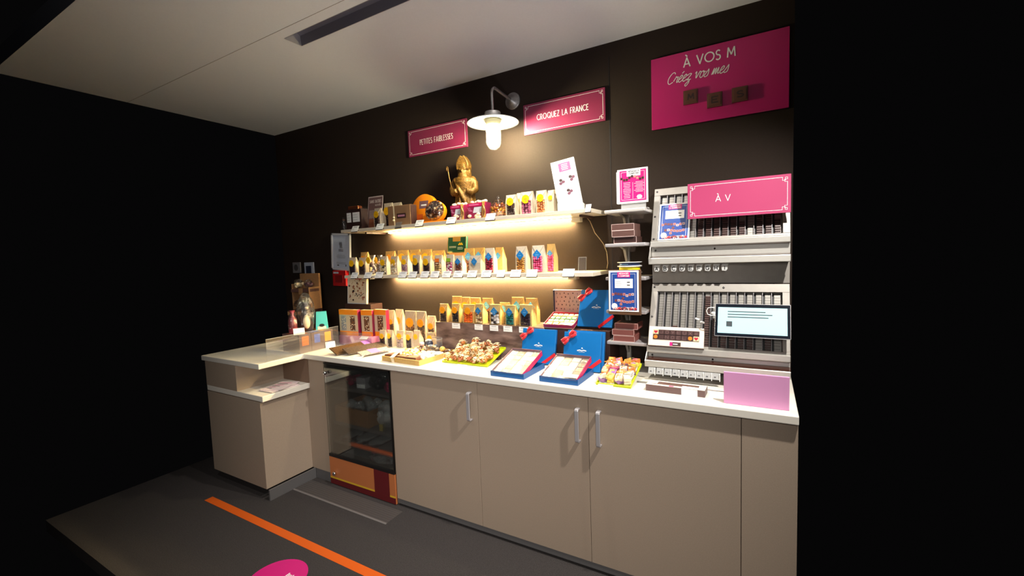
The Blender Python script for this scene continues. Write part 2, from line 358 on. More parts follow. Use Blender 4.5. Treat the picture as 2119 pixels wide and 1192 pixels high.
# ------------------------------------------------------------------ wall-hung signs
def wall_sign(name, label, x0, x1, z0, z1, cat='sign'):
    t = thing(name, label, cat, ((x0+x1)/2, 0, (z0+z1)/2)); w, h = x1-x0, z1-z0
    b = MB(); b.box(-w/2, w/2, -.012, 0, -h/2, h/2); b.build('board', M['pink'], t, bevel=.001, seg=1)
    return t, w, h
def deco(b, w, h, y, sides=(-1, 1), wt=.0022):
    """thin border with square knots in the corners"""
    m, k = .014, .020
    x0, x1, z0, z1 = -w/2+m, w/2-m, -h/2+m, h/2-m
    b.strip([(x0+k, y, z0), (x1-k, y, z0)], wt); b.strip([(x0+k, y, z1), (x1-k, y, z1)], wt)
    b.strip([(x0, y, z0+k), (x0, y, z1-k)], wt); b.strip([(x1, y, z0+k), (x1, y, z1-k)], wt)
    for sx in (-1, 1):
        for sz in (-1, 1):
            X = lambda a: sx*(w/2-m-a*k); Z = lambda a: sz*(h/2-m-a*k)
            b.strip([(X(0), y, Z(1)), (X(.55), y, Z(1)), (X(.55), y, Z(.45)), (X(0), y, Z(.45)), (X(0), y, Z(0)), (X(.4), y, Z(0)), (X(.4), y, Z(.7)), (X(1), y, Z(.7)), (X(1), y, Z(0))], wt*.8)
def sign_text(t, txt, pxl, pxr, captop, wt, gap=.3):
    o = t.location; L = atY(*pxl, -.012); R_ = atY(*pxr, -.012); Tp = atY(pxl[0], captop, -.012)
    b = MB(); write(b, txt, L.x-o.x, (L.z+R_.z)/2-o.z, Tp.z-L.z, -.0128, wt, width=R_.x-L.x, gap=gap); return b
t, w, h = wall_sign('wall_sign', 'raspberry pink wall sign reading PETITES FAIBLESSES left of the lamp', -2.337, -1.797, 2.343, 2.537)
b = MB(); deco(b, w, h, -.0128); b.build('border', M['paper'], t)
sign_text(t, 'PETITES FAIBLESSES', (869.5, 299.5), (937, 287), 289, .0030).build('lettering', M['paper'], t)
t, w, h = wall_sign('wall_sign', 'raspberry pink wall sign reading CROQUEZ LA FRANCE right of the lamp', -1.348, -.809, 2.344, 2.533)
b = MB(); deco(b, w, h, -.0128); b.build('border', M['paper'], t)
sign_text(t, 'CROQUEZ LA FRANCE', (1111.5, 248), (1217.5, 227.5), 237, .0034).build('lettering', M['paper'], t)
# big magenta panel at the right
t = thing('wall_panel', 'large magenta wall panel lettered À VOS M with chocolate squares', 'sign', (-.546, 0, 2.243)); w, h = XR-.02+.546, .377
pm = mat('magenta panel board', (190, 22, 108), .4, coat=.15)
b = MB(); b.box(0, w, -.012, 0, 0, h); b.build('board', pm, t, bevel=.001, seg=1)
o = t.location; A = atY(1415, 139.5, -.012); B = atY(1490.5, 124.5, -.012); Tc = atY(1415, 121, -.012)
b = MB(); xe = write(b, 'À VOS M', A.x-o.x, A.z-o.z, Tc.z-A.z, -.0128, .0062, width=(B.x-A.x)*1.385, gap=.22); b.build('lettering', M['paper'], t)
A = atY(1379.5, 176, -.012); B = atY(1505, 153, -.012)
b = MB(); write(b, 'Créez vos mes', A.x-o.x, A.z-o.z, .034, -.0128, .0038, width=(B.x-A.x)*1.0, cursive=True, slant=.28); b.build('script_lettering', M['paper'], t)
for (px, py, ch) in ((1429.5, 201.5, 'M'), (1479, 207.5, 'E'), (1531, 196, 'S')):
    c = atY(px, py, -.012)
    if c.x > XR-.1: continue
    b = MB(); s = .036; b.box(-s, s, -.012, 0, -s, s, 0); b.box(-s*.8, s*.8, -.014, -.012, -s*.8, s*.8, 0)
    write(b, ch, -.012, -.014, .028, -.0145, .007, width=.028, mi=1)
    q = b.build('chocolate_square', [M['choc'], M['chocdark']], t, bevel=.002); q.location = (c.x-o.x, -.012, c.z-o.z)
# ------------------------------------------------------------------ barn lamp
LX, LY, LZ = -1.427, -.262, 2.386
t = thing('wall_lamp', 'galvanised barn wall lamp on a gooseneck arm, lit', 'lamp', (LX, 0, 2.579))
b = MB(); b.T = Matrix.Rotation(math.radians(90), 4, 'X'); b.lathe([(.054, 0), (.054, .008), (.050, .012), (.034, .013), (.030, .022), (.018, .026), (.012, .04), (0, .04)], 32); b.build('wall_rose', M['galv'], t)
b = MB(); P = [(0, -.03, 0), (0, -.10, .005), (0, -.19, .012)]
dz0 = LZ+.054-2.579
for k in range(9):
    a = math.radians(90-90*k/8); P.append((0, -.222-.04*math.cos(a), -.030+.045*math.sin(a)))
P.append((0, LY, dz0)); b.tube(P, .0085, 12); b.build('arm', M['galv'], t)
zz = LZ-2.579
b = MB(); b.lathe([(.008, .056), (.046, .056), (.048, .052), (.048, .020), (.056, .016), (.056, .014), (.04, .014), (0, .014)], 32, c=(0, LY, zz)); b.build('collar', M['galv'], t)
b = MB(); b.lathe([(.048, .016), (.10, .010), (.150, -.002), (.158, -.008), (.1575, -.010), (.150, -.005)], 48, c=(0, LY, zz), mi=0, cap=False)
b.lathe([(.150, -.005), (.10, .007), (.048, .013), (.0, .013)], 48, c=(0, LY, zz), mi=1, cap=False); b.build('lamp_shade', [M['galv'], mat('white enamel', (248, 246, 235), .4)], t)
b = MB(); b.lathe([(.050, .012), (.050, -.002), (.044, -.006), (.044, -.02), (.030, -.02)], 32, c=(0, LY, zz)); b.build('socket_ring', mat('pale grey socket', (196, 196, 170), .5), t)
b = MB(); b.lathe([(.043, 0), (.044, -.06), (.044, -.115), (.040, -.138), (.030, -.155), (.016, -.164), (0, -.167)], 32, c=(0, LY, zz), cap=False); b.build('glass_jar', M['lampglass'], t)
b = MB(); b.lathe([(.012, -.01), (.026, -.03), (.028, -.06), (.022, -.095), (.012, -.125), (.0, -.145)], 20, c=(0, LY, zz)); b.build('bulb', mat('lit bulb', (255, 246, 214), .5, emit=1000), t)
# ------------------------------------------------------------------ certificate, alarm, switches
t = thing('framed_certificate', 'pale framed certificate hanging crooked on the dark wall', 'certificate', mtx=lean(-3.175, -.004, 1.503, 0, 0, roll=4))
w, h = .235, .315
b = MB(); frame(b, -w/2, w/2, 0, h, -.016, .016)
b.box(-w/2, -w/2+.014, -.018, 0, 0, h); b.box(w/2-.014, w/2, -.018, 0, 0, h); b.box(-w/2, w/2, -.018, 0, 0, .014); b.box(-w/2, w/2, -.018, 0, h-.014, h); b.build('frame', mat('pale grey frame', (204, 208, 218), .4), t)
b = MB(); b.box(-w/2+.012, w/2-.012, -.010, 0, .012, h-.012); b.build('sheet', M['paperblue'], t)
b = MB(); lines(b, -.03, .03, .16, .182, 2, -.0108, centre=True); lines(b, -.07, .07, .10, .135, 3, -.0108, frac=.18, centre=True); lines(b, -.06, .06, .05, .07, 2, -.0108, frac=.2, centre=True)
lines(b, -.05, -.015, .036, .046, 1, -.0108, frac=.9); rect(b, .055, .066, .034, .05, -.0108)
b.strip([(-.018+.036*k/20*1.0, -.0108, .215+.028*math.sin(k*.9)) for k in range(21)], .004)
b.build('print', M['ink'], t)
t = thing('alarm_call_point', 'red fire alarm box under the framed certificate', 'fire alarm', mtx=lean(-3.185, 0, 1.366, 0, 0, roll=1))
b = MB(); b.box(-.085, .085, -.035, 0, 0, .135); b.build('housing', M['firered'], t, bevel=.006)
b = MB(); b.box(-.05, .045, -.037, -.035, .03, .095); b.build('press_plate', mat('dark red plate', (120, 16, 26), .3), t, bevel=.002)
b = MB(); b.box(-.07, -.005, -.0365, -.035, .108, .122); b.build('label_strip', M['paperblue'], t)
t = thing('switch_plate', 'white switch plate with dark centre on the wall beside the hampers', 'switch', (-3.615, 0, 1.52))
b = MB(); b.box(-.066, .066, -.012, 0, -.06, .06); b.build('plate', mat('blue white plastic', (196, 204, 220), .4), t, bevel=.003)
b = MB(); b.box(-.038, .034, -.016, -.012, -.055, .028); b.build('rocker', mat('dark rocker', (40, 46, 66), .4), t)
t = thing('wall_socket', 'grey wall socket at the far left edge of the wall', 'socket', (-3.80, 0, 1.535))
b = MB(); b.box(-.055, .06, -.012, 0, -.05, .05); b.build('plate', mat('grey plastic', (120, 118, 122), .5), t, bevel=.004)
b = MB(); b.disc((0, 0), .03, 20, y0=-.012, th=.003); b.build('insert', mat('dark grey plastic', (70, 68, 70), .5), t)
b = MB(); P = []
for q in [(1200, 452), (1213, 449), (1221, 458), (1226, 470), (1231, 482), (1240, 493), (1249, 505), (1256, 522), (1258, 545), (1256, 556)]:
    p = atY(*q, -.006); P.append(p)
b.tube([(v.x, v.y, v.z) for v in P], .0022, 6)
tag(b.build('cable', mat('beige cable', (170, 150, 120), .6)), 'thin pale cable trailing down the wall from the upper shelf lighting', 'cable')
# ================================================================== counter
DY = -.60
t = thing('worktop', 'long cream white worktop running over the beige cabinets', 'worktop', (0, 0, 0))
b = MB(); pts = [(-3.62, -.95), (-2.888, -.95), (-2.888, -.62), (XR, -.62), (XR, 0), (-3.62, 0)]
b.prismz(pts, .884, .92); b.build('slab', M['white'], t, bevel=.004, seg=3)
def base_cabinet(x0, x1, hx, hy0, hy1, label):
    t = thing('base_cabinet', label, 'cabinet', (x0, 0, 0)); w = x1-x0
    b = MB(); b.box(0, w, DY+.022, -.01, FZ+.0002, .884); b.build('carcass', M['blackin'], t)
    b = MB(); b.box(.0012, w-.0012, DY, DY+.019, .036, .875); d = b.build('door', M['beige'], t, bevel=.001, seg=1)
    if hx:
        A = atY(hx, hy0, DY-.032); B = atY(hx, hy1, DY-.032); x = A.x-x0
        b = MB(); z0, z1, yb, yf = B.z, A.z, DY-.001, DY-.034
        pf = [(x, yb, z0), (x, yf+.010, z0), (x, yf+.003, z0+.003), (x, yf, z0+.010), (x, yf, z1-.010), (x, yf+.003, z1-.003), (x, yf+.010, z1), (x, yb, z1)]
        outer = [(y, z) for _, y, z in pf]; th = .009
        inner = [(yb, z1-th), (yf+.012, z1-th), (yf+th, z1-.014), (yf+th, z0+.014), (yf+.012, z0+th), (yb, z0+th)]
        b.prismx(outer+inner, x-.010, x+.010); b.build('handle', M['alu'], d, bevel=.002)
    return t
base_cabinet(-2.054, -1.391, 966.5, 813, 872, 'beige base cabinet next to the glass cabinet, under the trays of sweets')
base_cabinet(-1.391, -.739, 1192, 847, 917, 'middle beige base cabinet, under the open blue chocolate boxes')
base_cabinet(-.739, -.078, 1236, 853, 927, 'rightmost beige base cabinet in view, under the steel dispensers')
base_cabinet(-.078, XR, None, 0, 0, 'cut off beige base cabinet beyond the rightmost handle')
# ------------------------------------------------------------------ glass fronted cabinet
GX0, GX1 = -2.70, -2.056
t = thing('display_cabinet', 'low glass fronted cabinet with orange lower panel, under the counter corner', 'cabinet', (GX0, 0, 0)); w = GX1-GX0
cm = mat('dark brown melamine', (84, 72, 60), .6)
for nm_, bx in (('side_panel', (0, .018, DY+.01, -.03, FZ+.0002, .884)), ('side_panel', (w-.018, w, DY+.01, -.03, FZ+.0002, .884)), ('back_panel', (.018, w-.018, -.05, -.03, FZ+.0002, .884)), ('top_panel', (.018, w-.018, DY+.01, -.05, .862, .884)), ('cabinet_floor', (.018, w-.018, DY+.01, -.05, FZ+.0002, .199))):
    b = MB(); b.box(*bx); b.build(nm_, cm, t)
ZS = [atY(*q, -.565).z for q in ((748, 809), (748, 885), (757, 926))]
for z in ZS:
    b = MB(); b.box(.02, w-.02, DY+.033, -.055, z-.020, z); b.build('shelf', mat('dark metal shelf', (120, 112, 108), .45, .3), t, bevel=.002)
b = MB(); zt, zb, zp = .872, -.006, .215
b.box(.004, w-.004, DY-.008, DY, zp-.012, zt); gd = b.build('glass_door', M['glass'], t)
b = MB(); b.box(.004, w-.004, DY-.009, DY+.001, zp-.022, zp-.002); b.box(w-.010, w-.004, DY-.009, DY+.001, zp, zt); b.box(.004, w-.004, DY-.009, DY+.001, zt-.006, zt); b.build('door_seal', M['black'], t)
om = mat('burnt orange film', (180, 106, 60), .5); dr = mat('dark red film', (92, 20, 24), .5); ym = mat('yellow stripe', (206, 164, 40), .5)
b = MB(); b.box(.004, w-.004, DY-.008, DY+.006, zb, zp-.022, 0)
y = DY-.0088
rect(b, .004, w-.004, zb, .034, y, 1); rect(b, w*.70, w*.915, .0342, zp-.022, y, 1); rect(b, .004, w*.70, .034, .047, y, 2); rect(b, w*.915, w-.004, .034, .047, y, 2)
b.build('lower_panel', [om, dr, ym], t)
for (px, py) in ((672, 772), (692, 980)):
    p = atY(px, py, DY-.02); b = MB(); b.T = Matrix.Translation((max(.02, p.x-GX0), DY-.008, p.z)) @ Matrix.Rotation(math.radians(90), 4, 'X'); b.lathe([(.008, 0), (.008, .006), (.014, .008), (.014, .018), (.010, .022), (0, .022)], 16); b.build('knob', mat('chrome', (220, 220, 224), .12, 1), t)
# contents of the glass cabinet
def crumple_mass(b, c, r, seed, n=16, m=10, amp=.25, mi=0):
    R = random.Random(seed); vs = []; fs = []
    ph = [(R.uniform(1, 5), R.uniform(1, 5), R.uniform(0, 6), R.uniform(.3, 1)) for _ in range(7)]
    for i in range(m+1):
        t_ = math.pi*i/m
        for k in range(n):
            a = 2*math.pi*k/n; f = 1+amp*sum(q[3]*math.sin(q[0]*a*1.0*round(1)+q[1]*t_*2+q[2]) for q in ph)/3+R.uniform(-amp, amp)*.35
            vs.append((c[0]+r[0]*f*math.sin(t_)*math.cos(a), c[1]+r[1]*f*math.sin(t_)*math.sin(a), c[2]+r[2]*(f*.35+.65)*math.cos(t_)))
    for i in range(m):
        for k in range(n): fs.append((i*n+k, (i+1)*n+k, (i+1)*n+(k+1) % n, i*n+(k+1) % n))
    b.add(vs, fs, mi)
def soft_pack(name, label, cat, loc, r, seed, inner, film='crumple', group=None):
    t = thing(name, label, cat, loc, 0, group)
    b = MB(); R = random.Random(seed)
    for i in range(9):
        b.ell((R.uniform(-.6, .6)*r[0], R.uniform(-.6, .6)*r[1], r[2]*R.uniform(.4, 1.1)), min(r)*R.uniform(.3, .5), 8, 5)
    b.build('sweets', inner, t, kind='stuff')
    b = MB(); crumple_mass(b, (0, 0, r[2]), r, seed); b.build('wrapper', M[film], t)
    return t
CW = w
def cabx(f): return GX0+CW*f
soft_pack('sweet_bag', 'dark bag with crimson tie on the top shelf of the glass cabinet, left', 'bag', (cabx(.22), -.47, ZS[0]), (.07, .06, .05), 3, mat('crimson paper', (150, 20, 60), .5))
b = MB(); b.box(-.04, .04, -.03, .03, 0, .075); t2 = thing('small_carton', 'grey carton with white label on the cabinet top shelf, middle', 'box', (cabx(.44), -.50, ZS[0]), .1)
b.build('carton', mat('grey card', (150, 146, 150), .6), t2); b = MB(); rect(b, -.035, .035, .004, .03, -.0308); b.build('label', M['paper'], t2)
soft_pack('sweet_bag', 'black bag of chocolates in the middle of the cabinet top shelf', 'bag', (cabx(.63), -.47, ZS[0]), (.08, .06, .065), 5, M['black'])
soft_pack('sweet_bag', 'pink and white bag at the right end of the cabinet top shelf', 'bag', (cabx(.86), -.50, ZS[0]), (.05, .05, .05), 8, mat('raspberry paper', (190, 30, 90), .5))
t2 = thing('carton_tray', 'open brown carton on the second shelf of the glass cabinet', 'box', (cabx(.31), -.425, ZS[1]))
for bx in ((-.17, .17, -.13, -.126, 0, .115), (-.17, .17, .126, .13, 0, .115), (-.17, -.166, -.126, .126, 0, .115), (.166, .17, -.126, .126, 0, .115), (-.166, .166, -.126, .126, 0, .004)):
    b = MB(); b.box(*bx); b.build('wall' if bx[5] > .01 else 'base', M['kraftbox'], t2)
for i, (dx, dy) in enumerate(((-.10, -.04), (0, -.05), (.10, -.03), (-.05, .06), (.06, .06))):
    soft_pack('cellophane_pack', 'crinkled cellophane pack of chocolates in the brown carton', 'bag', (cabx(.31)+dx, -.425+dy, ZS[1]+.006), (.040, .038, .068), 20+i, M['choc'], film='cellohaze', group='packs in the brown carton')
t2 = soft_pack('cellophane_pack', 'shiny cellophane bag beside the carton on the second cabinet shelf', 'bag', (cabx(.745), -.485, ZS[1]), (.070, .058, .095), 31, mat('pale sweets', (200, 200, 200), .4), film='cellohaze')
b = MB(); b.box(-.016, .016, -.066, -.063, .0, .045); b.build('tag_label', mat('olive label', (170, 150, 60), .6), t2)
for i, f in enumerate((.17, .38, .59)):
    t2 = thing('chocolate_pack', 'clear pack of dark chocolate on the third shelf of the glass cabinet, %s from left' % ORD[i], 'pack', (cabx(f), -.46, ZS[2]), .15-.1*i)
    b = MB(); b.box(-.045, .045, -.09, .09, 0, .022); b.build('tray', M['chocdark'], t2, bevel=.006)
    b = MB(); crumple_mass(b, (0, 0, .018), (.055, .10, .022), 40+i); b.build('wrapper', M['cellohaze'], t2)
t2 = thing('chocolate_pack', 'clear bag of dark and pink sweets on the floor of the glass cabinet', 'pack', (cabx(.68), -.48, .20))
b = MB(); R = random.Random(4)
for i in range(26): b.ell((R.uniform(-.1, .1), R.uniform(-.07, .07), .018+R.random()*.012), .017, 8, 5, mi=0 if R.random() < .75 else 1)
b.build('sweets', [M['chocdark'], mat('dusky pink sweets', (170, 90, 120), .4)], t2, kind='stuff')
b = MB(); crumple_mass(b, (0, 0, .022), (.13, .085, .026), 50); b.build('wrapper', M['cellohaze'], t2)
b = MB(); b.prismz([(0, -.06), (.07, -.02), (.06, .06), (-.02, .05)], 0, .004)
o = b.build('lime_card', M['lime'], None); o.location = (cabx(.90), -.50, .2002); tag(o, 'lime green card lying at the front right of the cabinet floor', 'card')
b = MB(); b.box(-.15, .15, -.17, .17, 0, .003); o = b.build('paper_liner', mat('grey tissue', (110, 110, 108), .7), None); o.location = (cabx(.32), -.36, .2002); tag(o, 'grey paper liner on the cabinet floor behind the glass', 'paper')
# ------------------------------------------------------------------ corner panel and left run
b = MB(); b.box(-2.906, GX0-.001, DY, DY+.018, .062, .884); tag(b.build('filler_panel', M['beige'], None, bevel=.001, seg=1), 'narrow beige filler panel between glass cabinet and left unit', 'panel')
t = thing('left_unit', 'beige unit with open niche turning the corner at the left', 'cabinet', (-2.87, -.597, 0))
b = MB(); b.box(-.70, -.035, -.353, -.0005, .062, .66); b.build('carcass', M['beige'], t)
b = MB(); b.box(-.70, -.002, -.353, -.001, .666, .704); b.build('niche_shelf', M['white'], t, bevel=.003)
b = MB(); b.box(-.70, -.30, -.353, -.003, .704, .884); b.build('niche_back', M['beige'], t)
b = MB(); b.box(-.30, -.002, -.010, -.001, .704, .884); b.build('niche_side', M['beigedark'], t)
R = random.Random(12)
for i in range(4):
    t2 = thing('leaflet', 'printed leaflet lying in the niche of the left unit, %s in the stack' % ['bottom', 'lower middle', 'upper middle', 'top'][i], 'paper', (-2.955+R.uniform(-.02, .005), -.765+R.uniform(-.02, .02), .7045+i*.0034), .15*i-.1)
    b = MB(); b.box(-.07, .07, -.10, .10, 0, .003); b.build('sheet', mat('pinkish white paper', (226, 208, 208), .5), t2)
    if i == 3:
        b = MB()
        for q in range(6): b.box(-.055, -.02+.012*q, -.08+q*.026, -.072+q*.026, .003, .0034, q % 2)
        b.build('print', [M['darkbrown'], M['pinkpale']], t2)
# ------------------------------------------------------------------ wall shelves and their light strips
SHD = -.281
Z1, Z2 = 1.817, 1.468
for (z, x0, x1, lab, led0, led1, ll) in ((Z1, -2.822, -.815, 'upper long pale wall shelf over the light strip', -2.57, -1.02, 'upper warm light strip under the top shelf'), (Z2, -2.815, -.813, 'lower long pale wall shelf lined with kraft bags', -2.56, -1.05, 'lower warm light strip under the second shelf')):
    t = thing('wall_shelf', lab, 'shelf', (0, 0, z))
    b = MB(); b.box(x0, x1, SHD, -.001, -.022, 0); b.build('board', mat('pale wood laminate', (206, 196, 178), .5, noise=.05, nscale=30, stretch=(1, 8, 8)), t, bevel=.0015, seg=2)
    for xb in (x0+.18, x1-.09):
        b = MB(); b.box(xb-.009, xb+.009, -.20, -.002, -.036, -.022); b.build('bracket', M['darkbrown'], t, bevel=.001)
    t = thing('light_strip', ll, 'light', (0, 0, z-.022))
    b = MB(); b.prismx([(-.044, 0), (-.008, 0), (-.008, -.006), (-.044, -.006)], led0, led1); b.build('housing', M['alu'], t)
    b = MB(); b.prismx([(-.040, -.0062), (-.012, -.0062), (-.015, -.0115), (-.037, -.0115)], led0+.004, led1-.004); b.build('diffuser', mat('lit diffuser', (255, 226, 164), .5, emit=430), t)
    b = MB(); b.box(led1, led1+.055, -.06, -.010, -.030, -.001); b.build('connector', mat('ivory plastic', (230, 222, 196), .5), t, bevel=.002)
# ================================================================== kraft bags
BW, BD, BH = .075, .050, .150          # the bag pattern is drawn at this size, each bag is a copy scaled to its own size
SW = {  # sweets: colours, radii, count per row, rows
 'dark chocolates': ([(52, 30, 28), (74, 44, 36)], (.0085, .008, .007)), 'purple-black berries': ([(54, 30, 48), (36, 22, 30)], (.007, .007, .007)),
 'white sweets': ([(240, 226, 190), (214, 190, 140), (70, 60, 40)], (.008, .007, .007)), 'cream dragees': ([(236, 222, 196), (206, 178, 140)], (.0095, .009, .0075)),
 'lilac sweets': ([(176, 132, 150), (130, 92, 108), (196, 164, 150)], (.009, .008, .008)), 'tan biscuits': ([(206, 172, 116), (186, 148, 94)], (.017, .008, .010)),
 'mixed dragees': ([(238, 224, 214), (214, 120, 156), (170, 40, 90)], (.009, .008, .008)), 'brown pralines': ([(120, 70, 50), (96, 52, 44)], (.009, .008, .008)),
 'crimson sweets': ([(160, 20, 50), (120, 14, 40)], (.009, .008, .007)), 'golden sticks': ([(216, 156, 76), (190, 124, 56)], (.014, .006, .0045)),
 'pink pralines': ([(240, 96, 140), (226, 70, 118)], (.0085, .0085, .0075)), 'mauve almonds': ([(150, 62, 96), (176, 96, 124)], (.0105, .008, .0075)),
 'orange almonds': ([(206, 110, 56), (222, 150, 96)], (.0085, .008, .0065)), 'orange jellies': ([(230, 110, 30), (206, 76, 20)], (.013, .008, .0055)),
 'caramels': ([(220, 196, 150), (130, 80, 46)], (.012, .009, .010)), 'black and white sweets': ([(226, 220, 216), (30, 24, 28), (206, 200, 200)], (.013, .008, .0105)),
 'teal sweets': ([(10, 110, 104), (14, 84, 84)], (.0095, .008, .0095)), 'black liquorice': ([(22, 16, 22), (40, 26, 34)], (.0075, .008, .0075)),
 'grey truffles': ([(120, 98, 94), (92, 70, 66)], (.0125, .011, .0115)), 'pale pebbles': ([(206, 184, 180), (184, 156, 152)], (.009, .008, .0075)),
 'brown crisps': ([(124, 82, 56), (92, 58, 40)], (.012, .007, .005)), 'plain front': (None, None)}
_bag = {}
def bag_mesh(part, kind='', gold=False):
    key = (part, kind, gold)
    if key in _bag: return _bag[key]
    b = MB(); w, d, h = BW/2, BD/2, BH
    paper = M['kraftlit'] if gold else M['kraft']
    if part == 'bag_body':
        FB, FM, FT, BT, BM, BB = [(-d, 0), (-d, .60*h), (-d+.013, h), (-d+.0155, h), (d, .52*h), (d, 0)]
        V = lambda s, p, ins=0: (s*(w-ins), p[0], p[1])
        b.quad([V(-1, FB), V(1, FB), V(1, FM), V(-1, FM)]); b.quad([V(-1, FM), V(1, FM), V(1, FT), V(-1, FT)])
        b.quad([V(-1, FT), V(1, FT), V(1, BT), V(-1, BT)]); b.quad([V(1, BT), V(-1, BT), V(-1, BM), V(1, BM)][::-1][::-1])
        b.quad([V(1, BM), V(-1, BM), V(-1, BB), V(1, BB)][::1]); b.quad([V(-1, FB), V(-1, BB), V(1, BB), V(1, FB)])
        for s in (-1, 1):
            G = (s*(w-.009), -d+.024, .80*h); G2 = (s*(w-.004), 0, .40*h)
            A, B_, C_, D_, E_, F_ = [V(s, p) for p in (FB, FM, FT, BT, BM, BB)]
            for tri in ((A, B_, G2), (B_, G, G2), (G, E_, G2), (E_, F_, G2), (F_, A, G2), (B_, C_, G), (C_, D_, G), (D_, E_, G)):
                b.quad(list(tri) if s < 0 else list(tri)[::-1])
        me = b.mesh('bag_body', paper)
    elif part == 'flap':
        y = lambda z: -d+.013*(z-.60*h)/(.40*h)
        z0, z1 = .755*h, .992*h; pts = [(-w*.98, z1), (w*.98, z1), (w*.36, z0), (-w*.36, z0)]
        top = [(x, y(z)-.0042, z) for x, z in pts]; bot = [(x, y(z)-.0006, z) for x, z in pts]
        b.quad(top[::-1]); b.quad(bot)
        for i in range(4): j = (i+1) % 4; b.quad([top[i], top[j], bot[j], bot[i]])
        me = b.mesh('flap', paper)
    elif part == 'contents':
        cols, r = SW[kind]; R = random.Random(len(kind)*7+3)
        ww, z0, z1 = w*.74, .035*h, .60*h
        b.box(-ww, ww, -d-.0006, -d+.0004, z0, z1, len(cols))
        z = z0+r[2]; row = 0
        while z < z1-r[2]*.2:
            n = max(1, int(2*ww/(r[0]*1.9))); x0 = -ww+r[0]*.8
            for k in range(n+1):
                x = x0+(2*ww-1.6*r[0])*(k+.5*(row % 2)*0)/max(1, n)+R.uniform(-.25, .25)*r[0]
                x = max(-ww+r[0]*.7, min(ww-r[0]*.7, x))
                b.ell((x, -d-.0005+R.uniform(-.0015, .0012), z+R.uniform(-.3, .3)*r[2]), [q*R.uniform(.85, 1.1) for q in r], 8, 5, R.randrange(len(cols)), Matrix.Rotation(R.uniform(-.7, .7), 3, 'Y'))
            z += r[2]*1.65; row += 1
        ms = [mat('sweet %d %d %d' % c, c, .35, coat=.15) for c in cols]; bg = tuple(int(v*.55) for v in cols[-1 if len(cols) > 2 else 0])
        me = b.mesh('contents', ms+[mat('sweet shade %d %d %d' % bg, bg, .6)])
    elif part == 'window':
        n = 6; ww, z0, z1 = w*.78, .02*h, .62*h; vs = []; fs = []
        for i in range(n+1):
            for j in range(n+1):
                u, v = i/n, j/n; bul = (math.sin(math.pi*u)*math.sin(math.pi*v))**.5 if 0 < i < n and 0 < j < n else 0
                vs.append((-ww+2*ww*u, -d-.0002-.0078*bul, z0+(z1-z0)*v))
        for i in range(n):
            for j in range(n): fs.append((i*(n+1)+j, (i+1)*(n+1)+j, (i+1)*(n+1)+j+1, i*(n+1)+j+1))
        b.add(vs, fs, 0, True); me = b.mesh('window', M['film'])
    elif part == 'sticker':
        if kind in ('yellow', 'yelloworange'):
            b.disc((0, 0), .0255, 28, y0=0, th=.0007); lines(b, -.010, .010, -.006, .004, 2, -.0009, 1, frac=.28, centre=True); ms = [M['yellow'] if kind == 'yellow' else mat('amber sticker', (240, 160, 20), .45), mat('amber print', (206, 130, 10), .5)]
        elif kind == 'blue':
            r = .030; b.prism([(-r*.92, 0), (0, -r), (r*.92, 0), (0, r)], -.0007, 0); lines(b, -.011, .011, -.006, .002, 2, -.0009, 1, frac=.3, centre=True); b.prism([(-.002, .010), (.002, .010), (0, .015)], -.0010, -.0007, 1); ms = [M['blue'], mat('pale blue print', (150, 206, 240), .5)]
        else:
            c = {'orange': (240, 120, 40), 'green': (150, 190, 50)}[kind]; r = .021
            rect(b, -r, r, -r*.2, r*1.1, -.0006, 0); rect(b, -r, r, -r*1.1, -r*.2, -.0006, 1); rect(b, -r*.7, r*.7, -r*.82, -r*.48, -.0008, 2)
            b.box(-r, r, -.0005, 0, -r*1.1, r*1.1, 1); ms = [mat(kind+' label', c, .45), mat('brown label band', (110, 50, 34), .5), M['cream']]
        me = b.mesh('sticker', ms)
    _bag[key] = me; return me
def bag(label, loc, w, d, h, kind, sticker, rz=0.0, group=None, gold=False):
    t = thing('paper_bag', label, 'bag', loc, rz, group); s = (w/BW, d/BD, h/BH); t.scale = s
    child('bag_body', bag_mesh('bag_body', '', gold), t); child('flap', bag_mesh('flap', '', gold), t)
    if kind != 'plain front':
        child('contents', bag_mesh('contents', kind), t)['kind'] = 'stuff'; child('window', bag_mesh('window'), t)
    if sticker:
        zs = .665*BH if sticker in ('yellow', 'yelloworange', 'blue') else .66*BH
        y = -BD/2+.013*max(0, (zs-.60*BH)/(.40*BH))-.0092
        k = min(w/BW, 1.1*h/BH); k = max(k, .72*w/BW)
        child('sticker', bag_mesh('sticker', sticker), t, (0, y, zs), (k/s[0], 1, k/s[2]))
    return t
def bag_px(xl, xr, ytop, Y, zb, kind, sticker, row, i, depth=None, rz=None, gold=False, wmax=.105, label=None):
    """front face between the pixel columns xl..xr, top edge at ytop, standing on zb with its front at Y"""
    xm = (xl+xr)/2; ym = ytop+18; A = atY(xl, ym, Y); B = atY(xr, ym, Y); T = atY(xm, ytop, Y+.012)
    w = min(B.x-A.x, wmax); d = depth or max(.034, min(.055, w*.7)); h = T.z-zb
    R = random.Random(int(xl*13)); rz = R.uniform(-.10, .06) if rz is None else rz
    st = {'yellow': 'yellow sticker', 'yelloworange': 'amber sticker', 'blue': 'blue sticker', 'orange': 'orange label', 'green': 'green label', None: 'no sticker'}[sticker]
    what = ('kraft bag of %s, %s' % (kind, st)) if kind != 'plain front' else 'plain kraft bag, %s' % st
    return bag(label or '%s, %s from left, %s' % (what, ORD[i], row), ((A.x+B.x)/2, Y+d/2, zb+.0005), w, d, h, kind, sticker, rz, row, gold)
